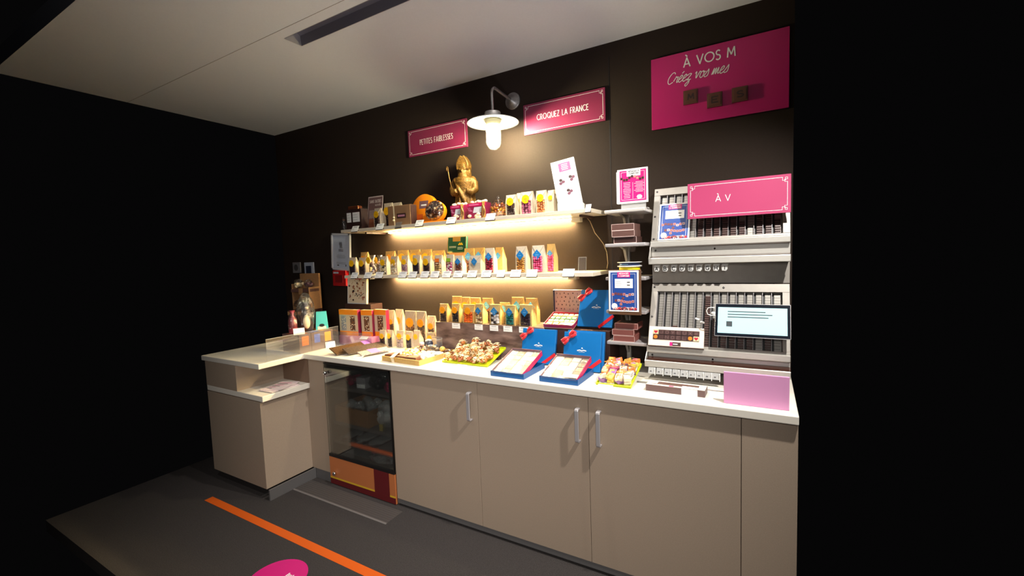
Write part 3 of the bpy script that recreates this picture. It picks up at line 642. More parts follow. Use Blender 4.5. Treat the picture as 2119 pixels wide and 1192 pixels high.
# ---- middle shelf, front row
row = 'front row of middle shelf'; YM = -.238
F = [(722, 735.5, 533, 'purple-black berries', 'yellow'), (741.5, 757, 533, 'dark chocolates', 'yellow'), (786, 800, 530.5, 'white sweets', 'yellow'), (807, 823, 530.5, 'cream dragees', 'yellow'),
     (830, 843, 529, 'lilac sweets', 'yellow'), (852.5, 869.5, 528, 'purple-black berries', 'yellow'), (874, 891, 529.5, 'dark chocolates', 'yellow'), (898, 914, 528, 'tan biscuits', 'orange'), (922, 938, 527, 'mixed dragees', 'green'),
     (940.5, 956, 529, 'brown pralines', 'blue'), (970.5, 995, 529, 'plain front', 'blue'), (1002.5, 1020.5, 513.5, 'crimson sweets', 'blue'), (1066.5, 1089, 510, 'golden sticks', 'blue'), (1100, 1124, 508, 'pink pralines', 'blue')]
for i, f in enumerate(F): bag_px(*f[:3], YM, Z2, f[3], f[4], row, i, depth=.05)
# two clear bags of truffles between the second and third kraft bag
for (px, Y, lab, sx) in ((766, -.238, 'front', 763), (781, -.185, 'rear', 782)):
    c = atY(px, 550, Y); zt = atY(px, 528, Y).z-Z2
    t = thing('clear_bag', 'clear bag of grey truffles with yellow sticker on the middle shelf, %s of two' % lab, 'bag', (c.x, Y+.028, Z2), -.1, 'clear truffle bags on the middle shelf')
    b = MB(); R = random.Random(px)
    for q in range(14): b.ell((R.uniform(-.020, .020), R.uniform(-.016, .012), .014+.0062*q), .0125, 10, 6, q % 2)
    b.build('truffles', [mat('sweet 120 98 94', (120, 98, 94)), mat('sweet 92 70 66', (92, 70, 66))], t, kind='stuff')
    b = MB(); b.lathe([(.026, 0), (.031, .02), (.030, .07), (.022, .095), (.010, .108), (.024, zt)], 14); b.build('wrapper', M['crumple'], t)
    s_ = child('sticker', bag_mesh('sticker', 'yellow'), t, (-.004, -.038, zt-.038))
# ---- middle shelf, rear row
row = 'rear row of middle shelf'; YR_ = -.115
G = [(745, 761, 522, 'brown crisps', 'yelloworange'), (795, 818, 520, 'brown crisps', 'yelloworange'), (820, 845, 518, 'dark chocolates', 'yellow'), (847, 868, 517, 'brown crisps', 'yellow'), (870, 892, 516.5, 'caramels', 'yellow'), (894, 919, 518.5, 'brown crisps', 'yellow'),
     (960, 979, 514, 'brown pralines', 'blue'), (981, 1001, 513, 'caramels', 'blue'), (1024, 1040, 512, 'plain front', 'blue'), (1131, 1147, 505, 'pink pralines', 'blue')]
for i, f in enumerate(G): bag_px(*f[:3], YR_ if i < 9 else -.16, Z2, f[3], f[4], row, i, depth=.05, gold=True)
# green tin on a carton behind the bags
tb = atY(945, 523, -.055).z
t = thing('carton_riser', 'kraft carton hidden behind the bags, under the green tin', 'box', (atY(945, 520, -.055).x, -.035, Z2))
b = MB(); b.box(-.07, .07, -.018, .018, 0, tb-Z2-.0005); b.build('carton', M['kraftbox'], t)
A = atY(925.5, 523, -.06); B = atY(964, 522, -.06); T_ = atY(926.5, 491, -.035)
mm, w, h = basis((A.x, -.06, tb), (B.x, -.06, tb), (A.x, -.045, T_.z))
t = thing('gift_tin', 'dark green gift tin with gold edges standing above the bags', 'tin', mtx=mm)
b = MB(); b.box(-w/2, w/2, 0, .022, 0, h); b.build('body', M['green'], t, bevel=.004)
b = MB(); frame(b, -w/2+.001, w/2-.001, .001, h-.001, -.0006, .0032); rect(b, -w*.22, w*.20, h*.70, h*.97, -.0007)
b.build('gold_edge', M['goldpaper'], t)
b = MB(); lines(b, -w*.40, -w*.02, h*.30, h*.42, 2, -.0009, 0, frac=.35); lines(b, w*.05, w*.42, h*.18, h*.36, 3, -.0009, 0, frac=.3)
for k in range(5): b.disc((w*.12+k*.007, h*.50+(k % 2)*.008), .005, 10, 1, y0=-.0005)
b.build('print', [M['paper'], M['yellow']], t)
# acrylic stand at the right
c = atY(1203, 557, -.12)
t = thing('acrylic_stand', 'small empty clear acrylic stand at the right end of the middle shelf', 'display stand', (c.x, -.12, Z2+.0003), .1)
b = MB(); b.box(-.028, .028, -.03, .02, 0, .003); b.build('foot', M['acrylicedge'], t)
b = MB(); b.T = Matrix.Translation((0, .015, .003)) @ Matrix.Rotation(math.radians(-12), 4, 'X'); b.box(-.024, .024, 0, .003, 0, .082); b.build('back_plate', M['acrylic'], t)
b = MB(); b.T = Matrix.Translation((0, .015, .003)) @ Matrix.Rotation(math.radians(-12), 4, 'X'); b.box(-.024, .024, -.0003, .0033, .080, .0825); b.box(-.0245, -.0225, -.0003, .0033, 0, .082); b.box(.0225, .0245, -.0003, .0033, 0, .082); b.build('plate_edge', M['acrylicedge'], t)
# ---- price cards along the shelf edges
def price_card(px0, px1, zs, label, i, clearc=False, blank=False, group='price cards on the shelf edges', y=SHD):
    A = atY(px0, 570, y-.012); B = atY(px1, 570, y-.012)
    if zs > 1.6: A = atY(px0, 460, y-.012); B = atY(px1, 460, y-.012)
    w = B.x-A.x; t = thing('price_card', label, 'price card', ((A.x+B.x)/2, y, zs), 0, group)
    b = MB(); b.prismx([(-.0125, -.0255), (-.0125, -.0195), (-.0005, -.010), (-.0005, -.0255)], -w/2, w/2); b.build('holder', mat('dark card holder', (60, 48, 40), .5), t)
    b = MB(); P = [(-.0135, -.0195), (-.0125, -.0200), (.0095, .0215), (.0085, .0220)]; b.prismx(P, -w/2, w/2); b.build('card', M['acrylic'] if clearc else M['paper'], t)
    if not blank and not clearc:
        b = MB(); R = random.Random(i)
        for q, (f0, f1, x0, x1) in enumerate(((.80, .86, -.25, .35), (.68, .73, -.4, .3), (.40, .45, -.4, -.1), (.22, .27, -.4, .1))):
            pt = lambda f, x: (x*w, -.0137+.022*f-.0006, -.0195+.0415*f)
            b.quad([pt(f0, x0), pt(f0, x1-.1*R.random()), pt(f1, x1-.1*R.random()), pt(f1, x0)])
        b.build('print', M['inklight'], t)
    return t
P2 = [(725, 738), (752, 767), (774.5, 790), (823, 839), (844, 860), (869, 885), (890, 906.5), (914, 931), (937, 956), (966, 984.5), (995, 1014.5), (1027, 1042.5), (1055, 1076), (1088.5, 1110), (1163, 1187)]
for i, (a, c) in enumerate(P2): price_card(a, c, Z2, 'white price card on the middle shelf edge, %s from left' % ORD[i], i, blank=i in (11, 13, 14))
P1 = [(725, 738.5), (776, 791), (858, 873.5), (922.5, 941), (1004, 1023), (1211, 1222)]
for i, (a, c) in enumerate(P1): price_card(a, c, Z1, 'white price card on the top shelf edge, %s from left' % ORD[i], 40+i, blank=i == 5)
price_card(816, 828, Z1, 'clear empty card holder on the top shelf edge before the patterned box', 60, clearc=True)
# ================================================================== top shelf goods
# brown packs with white labels
A = atY(716, 470, -.235); B = atY(748.5, 470, -.235); T_ = atY(730, 429.5, -.235); x, w, h = (A.x+B.x)/2, B.x-A.x, T_.z-Z1
t = thing('clear_box', 'clear box of dark brown packs with two white labels, left end of top shelf', 'box', (x, -.235, Z1+.0003))
b = MB(); b.box(-w/2+.004, w/2-.004, .004, .07, .001, h-.012); b.build('packs', M['darkbrown'], t)
b = MB(); b.box(-w/2, w/2, 0, .002, 0, h); b.box(w/2-.002, w/2, .002, .075, 0, h); b.box(-w/2, -w/2+.002, .002, .075, 0, h); b.build('clear_cover', M['filmlow'], t)
b = MB(); z0 = atY(730, 460, -.235).z-Z1; z1 = atY(730, 440, -.235).z-Z1
for (pa, pb) in ((718, 726.5), (730, 744)):
    xa = atY(pa, 450, -.235).x-x; xb = atY(pb, 450, -.235).x-x; b.box(xa, xb, -.001, 0, z0, z1, 0); lines(b, xa+.004, xb-.006, z0+.008, z1-.010, 3, -.0013, 1, frac=.12)
b.build('white_label', [M['paper'], M['inklight']], t)
b = MB(); xa = atY(723, 427, -.2).x-x; xb = atY(744, 427, -.2).x-x; b.box(xa, xb, .02, .06, h-.012, h+.014); b.build('copper_lid', M['copper'], t, bevel=.003)
c = atY(710, 470, -.22)
t = thing('sachet', 'small dark clear sachet tied at the top, far left of top shelf', 'bag', (c.x, -.21, Z1+.0003))
b = MB(); b.lathe([(.014, 0), (.018, .02), (.014, .07), (.006, .085), (.014, .10)], 10); b.build('wrapper', M['crumple'], t)
b = MB(); b.ell((0, 0, .03), (.011, .011, .028)); b.build('sweets', M['chocdark'], t)
b = MB(); b.ell((0, 0, .084), (.010, .010, .006)); b.build('tie', mat('bronze tie', (150, 110, 90), .4), t)
# sign Sans Sucres Ajoutes
A = atY(759, 470, -.17); B = atY(802, 468, -.17); T_ = atY(751, 410, -.13)
mm, w, h = basis((A.x, -.17, Z1+.0003), (A.x+.155, -.17, Z1+.0003), (A.x, -.135, T_.z))
t = thing('shelf_sign', 'brown sign with white title about no added sugar, leaning on top shelf', 'sign', mtx=mm)
b = MB(); b.box(-w/2, w/2, 0, .003, 0, h); b.build('board', mat('pale grey frame card', (196, 180, 178), .5), t)
b = MB(); rect(b, -w/2+.006, w/2-.004, .002, h-.008, -.0004, 0); rect(b, -w*.36, w*.1, .01, h*.30, -.0008, 1); b.build('poster', [mat('brown poster', (104, 76, 76), .5), mat('rust poster photo', (120, 62, 34), .5)], t)
b = MB(); write(b, 'SANS SUCRES', -w*.38, h*.80, h*.085, -.0010, .0032, width=w*.78, gap=.22); write(b, 'AJOUTÉS', w*.0, h*.70, h*.05, -.0010, .002, width=w*.38, gap=.22); lines(b, -w*.38, w*.35, h*.33, h*.58, 8, -.0010, frac=.2); b.build('lettering', mat('pale print', (214, 200, 196), .5), t)
row = 'left half of top shelf'
bag_px(773, 788, 431, -.235, Z1, 'dark chocolates', 'yellow', row, 0); bag_px(793, 810.5, 420.5, -.15, Z1, 'dark chocolates', 'yellow', row, 1); bag_px(812, 829, 419.5, -.078, Z1, 'dark chocolates', 'yellow', row, 2)
# diamond patterned kraft box with ribbon
A = atY(803.5, 455, -.235); B = atY(850, 455, -.235); T_ = atY(826, 425, -.235); x, w, h = (A.x+B.x)/2, B.x-A.x, T_.z-Z1
t = thing('gift_box', 'kraft gift box printed with brown diamonds, cream ribbon around it', 'box', (x, -.235, Z1+.0003))
b = MB(); b.box(-w/2, w/2, 0, .062, 0, h); b.build('body', mat('tan kraft card', (184, 140, 98), .6), t, bevel=.001)
b = MB(); cw = w/3.0
def clip_seg(p, q, x0, x1, z0, z1):
    t0, t1 = 0.0, 1.0; dx, dz = q[0]-p[0], q[1]-p[1]
    for pp, qq in ((-dx, p[0]-x0), (dx, x1-p[0]), (-dz, p[1]-z0), (dz, z1-p[1])):
        if abs(pp) < 1e-9:
            if qq < 0: return None
        else:
            r_ = qq/pp
            if pp < 0: t0 = max(t0, r_)
            else: t1 = min(t1, r_)
    return None if t0 >= t1 else ((p[0]+dx*t0, p[1]+dz*t0), (p[0]+dx*t1, p[1]+dz*t1))
for i in range(-4, 5):
    for j in range(-1, 5):
        if (i+j) % 2: continue
        cx, cz = i*cw/2, (j+.5)*cw/2*1.25
        for rr in (.90, .66, .42, .18):
            q = [(cx+rr*cw*dx/2, cz+rr*cw*1.25*dz/2) for dx, dz in ((1, 0), (0, 1), (-1, 0), (0, -1))]
            for k in range(4):
                g = clip_seg(q[k], q[(k+1) % 4], -w/2+.003, w/2-.003, .003, h-.003)
                if g: b.strip([(g[0][0], -.0007, g[0][1]), (g[1][0], -.0007, g[1][1])], .0024)
b.build('diamond_print', M['darkbrown'], t)
b = MB(); rect(b, -w*.10, w*.30, h*.36, h*.60, -.0010, 0); rect(b, -w*.05, w*.25, h*.44, h*.53, -.0013, 1); b.build('label', [M['darkbrown'], mat('mauve print', (190, 130, 150), .5)], t)
b = MB(); xr = atY(815.5, 440, -.235).x-x; b.strip([(xr-.002, -.0018, h), (xr, -.0018, h*.45), (xr+.003, -.0018, 0)], .012); b.ell((xr, -.006, h*.42), (.009, .006, .007)); b.ell((xr-.003, -.006, h*.28), (.010, .006, .008)); b.build('ribbon', M['cream'], t)
b = MB(); b.box(w/2, w/2+.004, .002, .060, .002, h-.002); b.build('side_panel', M['darkbrown'], t)
# orange round tin: lid standing behind, dome tin in front
c = atY(870, 433, -.16); r = .079
zc = c.z; r = zc-Z1
t = thing('round_lid', 'orange round lid with brown label standing on edge behind the dome box', 'lid', mtx=Matrix.Translation((c.x, -.125, Z1+.0006)) @ Matrix.Rotation(math.radians(-8), 4, 'X'))
b = MB(); b.T = Matrix.Translation((0, 0, r)) @ Matrix.Rotation(math.radians(90), 4, 'X'); b.lathe([(r*.98, -.02), (r, -.018), (r, .018), (r*.97, .02), (0, .02)], 40); b.build('shell', M['orange'], t)
b = MB(); rect(b, -r*.35, r*.40, r*1.05, r*1.55, -.0206, 0); rect(b, -r*.5, r*.0, r*.30, r*.68, -.0206, 1); rect(b, -r*.2, r*.25, r*1.22, r*1.32, -.021, 2); b.build('label', [mat('mauve brown label', (120, 88, 96), .4), mat('rust label', (190, 80, 20), .5), M['paper']], t)
c = atY(894.7, 429, -.22); r = .075
A = atY(875.5, 428, -.22); B = atY(914, 428, -.22); r = (B.x-A.x)/2*.97; r = .072
base = Z1+.010
mm = Matrix.Translation((c.x+.006, -.205, base)) @ Matrix.Rotation(math.radians(12), 4, 'Z') @ Matrix.Rotation(math.radians(-10), 4, 'X')
t = thing('dome_box', 'round orange box with clear window full of chocolates, standing on edge', 'box', mtx=mm)
b = MB(); b.T = Matrix.Translation((0, 0, r)) @ Matrix.Rotation(math.radians(90), 4, 'X'); b.lathe([(0, -.030), (r, -.030), (r*1.01, -.026), (r*1.01, .012), (r*.97, .014), (r*.95, .004), (0, .004)], 44); b.build('shell', M['orange'], t)
b = MB(); R = random.Random(77); k = 0
while k < 70:
    x, z = R.uniform(-1, 1), R.uniform(-1, 1)
    if x*x+z*z < .80: b.ell((x*r, -.008-R.random()*.010, r+z*r), (R.uniform(.008, .012), .009, R.uniform(.008, .011)), 8, 5, R.choice([0, 0, 1, 1, 2])); k += 1
b.build('chocolates', [M['chocdark'], M['choc'], mat('sweet 206 178 140', (206, 178, 140))], t, kind='stuff')
b = MB(); b.T = Matrix.Translation((0, 0, r)) @ Matrix.Rotation(math.radians(90), 4, 'X'); b.lathe([(r*.97, .014), (r*.93, .024), (r*.7, .036), (0, .044)], 40); b.build('clear_dome', clear('glossy dome', gloss=.20, rough=.05), t)
b = MB(); A = atY(876, 458, -.262); B = atY(923, 454, -.262); b.box(A.x, B.x, -.262, -.10, Z1+.0005, Z1+.0095)
tag(b.build('orange_tray', M['orange'], None, bevel=.002), 'flat orange tray lying under the round dome box', 'tray')
# meringue trays
def sweets_tray(xl, xr, yt, Y, label):
    A = atY(xl, 435, Y); B = atY(xr, 435, Y); T_ = atY((xl+xr)/2, yt+8, Y); x, w, h = (A.x+B.x)/2, B.x-A.x, T_.z-Z1
    t = thing('sweet_tray', label, 'tray', (x, Y+.03, Z1+.0003), 0, 'patterned sweet trays on the top shelf')
    b = MB(); pts = [(-w*.40, 0), (w*.40, 0), (w/2, h), (-w/2, h)]; b.prism(pts, -.03, .03); b.build('carton', mat('deep raspberry card', (140, 30, 70), .5), t)
    b = MB(); y = -.0307
    b.quad([(-w/2, y, h*.80), (w/2, y, h*.80), (w/2, y, h), (-w/2, y, h)], 0); lines(b, -w*.40, w*.40, h*.85, h*.95, 1, y-.0003, 1, frac=.5)
    for s in (-1, 1):
        for q in range(3): b.strip([(s*w*(.46-.05*q), y-.0002, h*.74), (s*w*(.42-.06*q), y-.0002, h*.55), (s*w*(.30-.05*q), y-.0002, h*.50)], .0022, mi=1)
    b.quad([(-w*.20, y-.0004, h*.38), (w*.24, y-.0004, h*.38), (w*.28, y-.0004, h*.74), (-w*.12, y-.0004, h*.74)], 2)
    b.build('print', [mat('raspberry band', (206, 30, 96), .4), M['pinkpale'], mat('pale grey label', (214, 216, 220), .5)], t)
    b = MB(); R = random.Random(int(xl))
    for q in range(9): b.ell((R.uniform(-.42, .42)*w, R.uniform(-.02, .02), h+.004+R.random()*.006), (.014, .012, .011), 9, 6)
    for q in range(6): b.ell((R.uniform(-.38, .38)*w, -.034, h*R.uniform(.08, .3)), (.015, .007, .010), 9, 6)
    b.build('meringues', mat('ivory meringue', (232, 206, 178), .7), t, kind='stuff')
    b = MB(); xs = w*.44
    for q in range(5): b.tube([(xs+.010*math.sin(q+.9*i*.7)+.004*q-.01, -.036-.004*q, h*(1.05-.105*i)) for i in range(11)], .0032, 6)
    b.build('gold_ribbon', M['goldpaper'], t)
sweets_tray(932, 961, 417, -.245, 'pink patterned tray of meringues with gold ribbon, left of two')
sweets_tray(967, 1006, 412, -.245, 'pink patterned tray of meringues with gold ribbon, right of two')
# candy jar
c = atY(1026, 440, -.20); zt = atY(1026, 406, -.20).z-Z1; r = .058
t = thing('candy_jar', 'round glass jar of amber sweets with a knobbed lid', 'jar', (c.x+.016, -.19, Z1+.0003))
k = zt/.15
b = MB(); b.lathe([(.030, 0), (.045, .006*k), (r, .042*k), (r, .062*k), (.048, .092*k), (.034, .108*k), (.036, .112*k)], 28); b.build('bowl', M['jar'], t)
b = MB(); b.lathe([(.037, .112*k), (.030, .122*k), (.008, .128*k), (.007, .134*k), (.013, .141*k), (.012, .148*k), (0, .151*k)], 24); b.build('lid', M['jar'], t)
b = MB(); R = random.Random(5)
for q in range(90):
    z = R.uniform(.012, .095)*k; rr = (.044 if z > .08*k or z < .02*k else .047)
    a = R.uniform(0, 6.28); u = R.uniform(.5, 1); b.ell((rr*u*math.cos(a), rr*u*math.sin(a), z), (.010, .009, .008), 8, 5, R.choice([0, 0, 1, 2]))
b.build('sweets', [mat('amber sweet', (196, 110, 40), .25, coat=.4), mat('dark amber sweet', (120, 50, 30), .3, coat=.4), mat('gold sweet', (226, 170, 60), .3, coat=.4)], t, kind='stuff')
row = 'right half of top shelf'
for i, f in enumerate([(1046, 1067.5, 403.5, 'dark chocolates', 'yellow', -.225), (1069, 1078, 400, 'plain front', 'yellow', -.13), (1076.5, 1101.5, 397, 'mauve almonds', 'yellow', -.225), (1108.5, 1129.5, 394.5, 'orange almonds', 'yellow', -.225), (1133, 1146, 394, 'plain front', 'yellow', -.19), (1141, 1152, 393, 'plain front', 'yellow', -.12)]):
    bag_px(*f[:3], f[5], Z1, f[3], f[4], row, i, rz=-.02)
# white leaning display board with its tray
c = atY(1178, 433, -.235)
t = thing('display_board', 'tall white leaning display board with pictures of sweets, on top shelf', 'display board', (c.x, -.20, Z1+.0003), math.radians(14))
b = MB(); b.box(-.070, .070, -.065, .045, 0, .042); b.build('tray', M['paper'], t, bevel=.001)
mm = Matrix.Translation((-.004, -.020, .040)) @ Matrix.Rotation(math.radians(-10.5), 4, 'Y') @ Matrix.Rotation(math.radians(-9), 4, 'X')
w, h = .138, .265
def on(b): b.T = mm; return b
b = on(MB()); b.box(-w/2, w/2, 0, .028, 0, h); b.build('panel', M['paper'], t, bevel=.001)
b = on(MB()); rect(b, -w*.20, w*.30, h*.74, h*.93, -.0006, 0); lines(b, -w*.14, w*.24, h*.76, h*.91, 4, -.0009, 1, frac=.4, centre=True)
R = random.Random(9)
for (cx, cz) in ((-.18, .52), (.26, .56), (.07, .27), (.33, .18)):
    n = 18
    for q in range(n):
        a0, a1 = 2*math.pi*q/n, 2*math.pi*(q+.55)/n
        b.strip([(w*cx+.024*math.cos(a), -.0007, h*cz+.027*math.sin(a)) for a in (a0, a1)], .0012, mi=3)
    if cx < .3:
        for q in range(3):
            a = 2.1*q+cx; b.disc((w*cx+.010*math.cos(a), h*cz+.011*math.sin(a)), .0085, 14, 2 if q % 2 else 4, y0=-.0006, sx=1.15)
b.build('print', [mat('rose print', (206, 80, 126), .5), M['paper'], M['darkbrown'], M['inklight'], mat('mauve brown print', (104, 58, 74), .5)], t)
t = thing('small_box', 'small brown box beside the white display board on top shelf', 'box', (atY(1206, 425, -.10).x, -.10, Z1+.0003))
b = MB(); b.box(-.022, .022, -.04, .04, 0, .045); b.build('carton', mat('taupe card', (96, 80, 68), .6), t, bevel=.001)
# golden statue of a bishop
zt = atY(954, 322, -.12).z; H = zt-Z1; c = atY(957, 400, -.12)
t = thing('statue', 'gilded statue of a bearded bishop with mitre and crozier on top shelf', 'statue', (c.x, -.088, Z1+.0003), .25)
k = H/.345
b = MB()
b.lathe([(.060, 0), (.064, .02), (.060, .10), (.058, .16), (.066, .205), (.060, .225), (.040, .240), (0, .25)], 24)
for s in (-1, 1):
    b.ell((s*.050, -.004, .205), (.028, .030, .034), 14, 8)
    b.tube([(s*.060, -.005, .205), (s*.070, -.022, .165), (s*.055, -.052, .150), (s*.030, -.062, .160)], [.024, .023, .019, .013], 12)
b.ell((0, -.006, .262), (.034, .036, .040), 16, 10)                 # head
b.ell((0, -.030, .232), (.030, .022, .036), 14, 10); b.ell((0, .008, .252), (.041, .034, .046), 14, 10)
for q in range(7): a = -.9+.3*q; b.ell((.026*math.sin(a), -.032-.006*math.cos(a), .238-.012*math.cos(a*1.2)), (.010, .010, .020), 8, 6)   # beard curls
b.ell((0, -.042, .262), (.006, .010, .011), 8, 6)                   # nose
for s in (-1, 1): b.ell((s*.013, -.036, .274), (.009, .006, .004), 8, 6); b.ell((s*.034, -.004, .262), (.008, .010, .014), 8, 6); b.ell((s*.014, -.040, .247), (.012, .006, .005), 8, 6)
pts = [(-.036, .272), (.036, .272), (.039, .298), (.030, .322), (.012, .345), (.006, .344), (0, .336), (-.006, .344), (-.012, .345), (-.030, .322), (-.039, .298)]
for y0, y1 in ((-.036, -.004), (.002, .028)): b.prism(pts, y0, y1)
b.lathe([(.040, .278), (.042, .284), (.040, .30), (.030, .315), (0, .318)], 20)
for q in range(10):
    a = 2*math.pi*q/10; b.tube([(.058*math.cos(a), .058*math.sin(a), .01), (.062*math.cos(a+.1), .062*math.sin(a+.1), .08), (.055*math.cos(a), .055*math.sin(a), .15)], [.010, .008, .005], 6)
b.tube([(-.05, -.035, .22), (-.02, -.056, .17), (.02, -.060, .10), (.05, -.04, .03)], [.010, .012, .012, .010], 8)
b.v = [(x*k*.9, y*k*.85, z*k) for x, y, z in b.v]
o = b.build('figure', M['gold'], t); r_ = o.modifiers.new('remesh', 'REMESH'); r_.mode = 'VOXEL'; r_.voxel_size = .0035; r_.use_smooth_shade = True
sm_ = o.modifiers.new('smooth', 'SMOOTH'); sm_.factor = .5; sm_.iterations = 3
b = MB(); P = [(-.046, -.068, .165), (-.056, -.070, .215), (-.064, -.068, .262)]
P += [(-.064-.004+.004*math.cos(a), -.068, .272+.012*math.sin(a)) for a in [q*.5 for q in range(9)]]
b.tube([tuple(v*k for v in p) for p in P], .0038, 8); b.build('crozier', M['gold'], t)
# ================================================================== on the worktop, middle
WT = .9203
# ---- marbled brown riser at the back
RX0, RX1, RYF, RZ = -2.0, -.752, -.200, 1.132
marble = mat('brown marbled card', (74, 50, 45), .35, rgb2=(140, 116, 110), noise=.25, nscale=11, stretch=(.7, 1, 2.4), coat=.15)
t = thing('riser_box', 'long brown marbled riser box holding a double row of kraft bags', 'riser', (0, 0, WT))
b = MB(); b.box(RX0, -1.16, RYF, -.003, 0, RZ-WT); b.build('long_section', marble, t, bevel=.002)
b = MB(); b.box(-1.158, RX1, RYF+.006, -.003, 0, RZ-WT-.002); b.build('end_section', M['darkbrown'], t, bevel=.002)
row = 'front row on riser'
for i, f in enumerate([(909, 925, 628.5, 'dark chocolates', 'yelloworange'), (934, 950, 628.5, 'black liquorice', 'yelloworange'), (957, 980, 630, 'orange jellies', 'yelloworange'), (982.5, 999, 629, 'caramels', 'blue'), (1012.5, 1034, 630, 'black and white sweets', 'blue'), (1045, 1065, 631.5, 'teal sweets', 'blue'), (1074, 1101, 630.5, 'purple-black berries', 'blue')]):
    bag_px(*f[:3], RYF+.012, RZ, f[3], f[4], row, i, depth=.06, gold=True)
row = 'rear row on riser'
for i, f in enumerate([(935, 953, 613, 'brown crisps', 'yellow'), (954, 971, 615, 'brown crisps', 'yellow'), (973, 993, 616, 'brown crisps', 'yellow'), (997, 1018, 617, 'brown pralines', 'blue'), (1033, 1054, 626, 'brown pralines', 'blue'), (1058, 1082, 615, 'teal sweets', 'blue'), (1087, 1110, 617, 'caramels', 'blue')]):
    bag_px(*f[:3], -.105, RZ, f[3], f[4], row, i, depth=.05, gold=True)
# ---- price labels hanging on the riser front
for i, (a, c, y0, y1) in enumerate([(935.5, 952, 667.5, 681), (982, 999, 671, 684.5), (1013.5, 1031, 672, 685.5), (1041.5, 1060, 673, 687.5), (1074, 1093, 676.5, 690)]):
    A = atY(a, y0, RYF-.002); B = atY(c, y1, RYF-.002); w = B.x-A.x; h = .036
    t = thing('price_label', 'white price label hanging on the brown riser front, %s from left' % ORD[i], 'price label', ((A.x+B.x)/2, RYF-.0024, RZ-.002-h), 0, 'price labels on the riser')
    b = MB(); b.box(-w/2, w/2, -.0008, .0012, 0, h); b.build('card', M['paper'], t)
    b = MB(); lines(b, -w*.30, w*.30, h*.68, h*.92, 2, -.0012, frac=.45, centre=True); lines(b, -w*.42, w*.40, h*.22, h*.48, 2, -.0012, rnd=random.Random(i), frac=.25); b.build('print', M['inklight'], t)
# ---- open presentation box on the riser
A = atY(1113, 677, -.235); B = atY(1176, 681, -.235)
x0, x1 = -1.160, -.968
t = thing('open_gift_box', 'open gift box of green and cream sweets, lid with tree pattern standing behind', 'box', mtx=(GM := Matrix.Translation(((x0+x1)/2, RYF+.004, RZ+.0004)) @ Matrix.Rotation(math.radians(19), 4, 'X'))); w = x1-x0; D = .165
pp = mat('crimson box card', (160, 20, 66), .4); inn = mat('tan card inside', (196, 160, 128), .6)
for nm, bx, m_ in (('tray_base', (-w/2, w/2, 0, D, 0, .004), inn), ('tray_side', (-w/2, w/2, 0, .004, .004, .026), pp), ('tray_side', (-w/2, w/2, D-.004, D, .004, .026), pp), ('tray_side', (-w/2, -w/2+.004, .004, D-.004, .004, .026), pp), ('tray_side', (w/2-.004, w/2, .004, D-.004, .004, .026), pp)):
    b = MB(); b.box(*bx); b.build(nm, m_, t)
zl = atY(1166, 600, -.03).z-RZ
zback = D*math.sin(math.radians(19)); hl = zl-zback-.0015
LT = Matrix.Translation((0, D+.001, .002)) @ Matrix.Rotation(math.radians(-17), 4, 'X'); b = MB(); b.T = LT
b.box(-w/2-.002, w/2+.002, .018, .021, 0, hl, 0); b.box(-w/2-.002, w/2+.002, 0, .018, hl-.003, hl, 0); b.box(-w/2-.002, -w/2+.001, 0, .018, 0, hl-.003, 1); b.box(w/2-.001, w/2+.002, 0, .018, 0, hl-.003, 1)
R = random.Random(21)
for i in range(7):
    for j in range(5):
        cx = -w*.43+w*.145*i+R.uniform(-.004, .004)+(.008 if j % 2 else 0); cz = .040+j*(hl-.05)/4.6+R.uniform(-.003, .003); y = .0175; s = R.uniform(.006, .0095)
        if abs(cx) > w*.47: continue
        k = R.randrange(3)
        if k == 0: b.quad([(cx-s*.35, y, cz-s), (cx+s*.35, y, cz-s), (cx, y, cz+s)], 2)
        elif k == 1: b.quad([(cx-s*.7, y, cz), (cx, y, cz-s*.6), (cx+s*.7, y, cz), (cx, y, cz+s*.6)], 2)
        else: b.strip([(cx-s*.4, y, cz-s*.8), (cx-s*.1, y, cz+s*.7), (cx+s*.3, y, cz-s*.5)], .0022, mi=3)
b.build('lid', [mat('dusty pink card', (206, 160, 150), .6), mat('navy card edge', (30, 40, 80), .5), mat('maroon print', (70, 30, 36), .6), mat('dark print', (52, 40, 44), .6)], t)
cmx = [mat('pale cream sweet', (240, 226, 180), .45), mat('mint green sweet', (110, 160, 124), .45), mat('gold wrapped sweet', (190, 168, 110), .3, .3)]
for j, (yy, mi, nm, n) in enumerate(((.022, 2, 'gold wrapped sweets', 4), (.058, 0, 'cream sweets', 5), (.095, 1, 'mint green sweets', 5), (.135, 0, 'cream sweets', 5))):
    for i in range(n):
        b = MB(); sw = (w-.016)/n*.42; b.box(-sw, sw, -.013, .013, 0, .020); xx = -w/2+.008+(w-.016)*(i+.5)/n
        q = b.build('square_sweet', cmx[mi], None, bevel=.004); q.matrix_world = GM @ Matrix.Translation((xx, yy, .0048)) @ Matrix.Rotation(R.uniform(-.12, .12), 4, 'Z')
        tag(q, '%s square sweet, %s from left, %s row of the open gift box' % (['cream', 'mint green', 'gold'][mi], ORD[i], ['front', 'second', 'third', 'rear'][j]), 'sweet', 'squares in the open gift box')
b = MB(); b.box(0, .060, -.0002, .030, 0, .0006); q = b.build('price_card', M['paper'], None); q.matrix_world = GM @ Matrix.Translation((w/2-.066, .002, .0263)) @ Matrix.Rotation(-.1, 4, 'Z'); tag(q, 'small white price card lying on the front of the open gift box', 'price card')
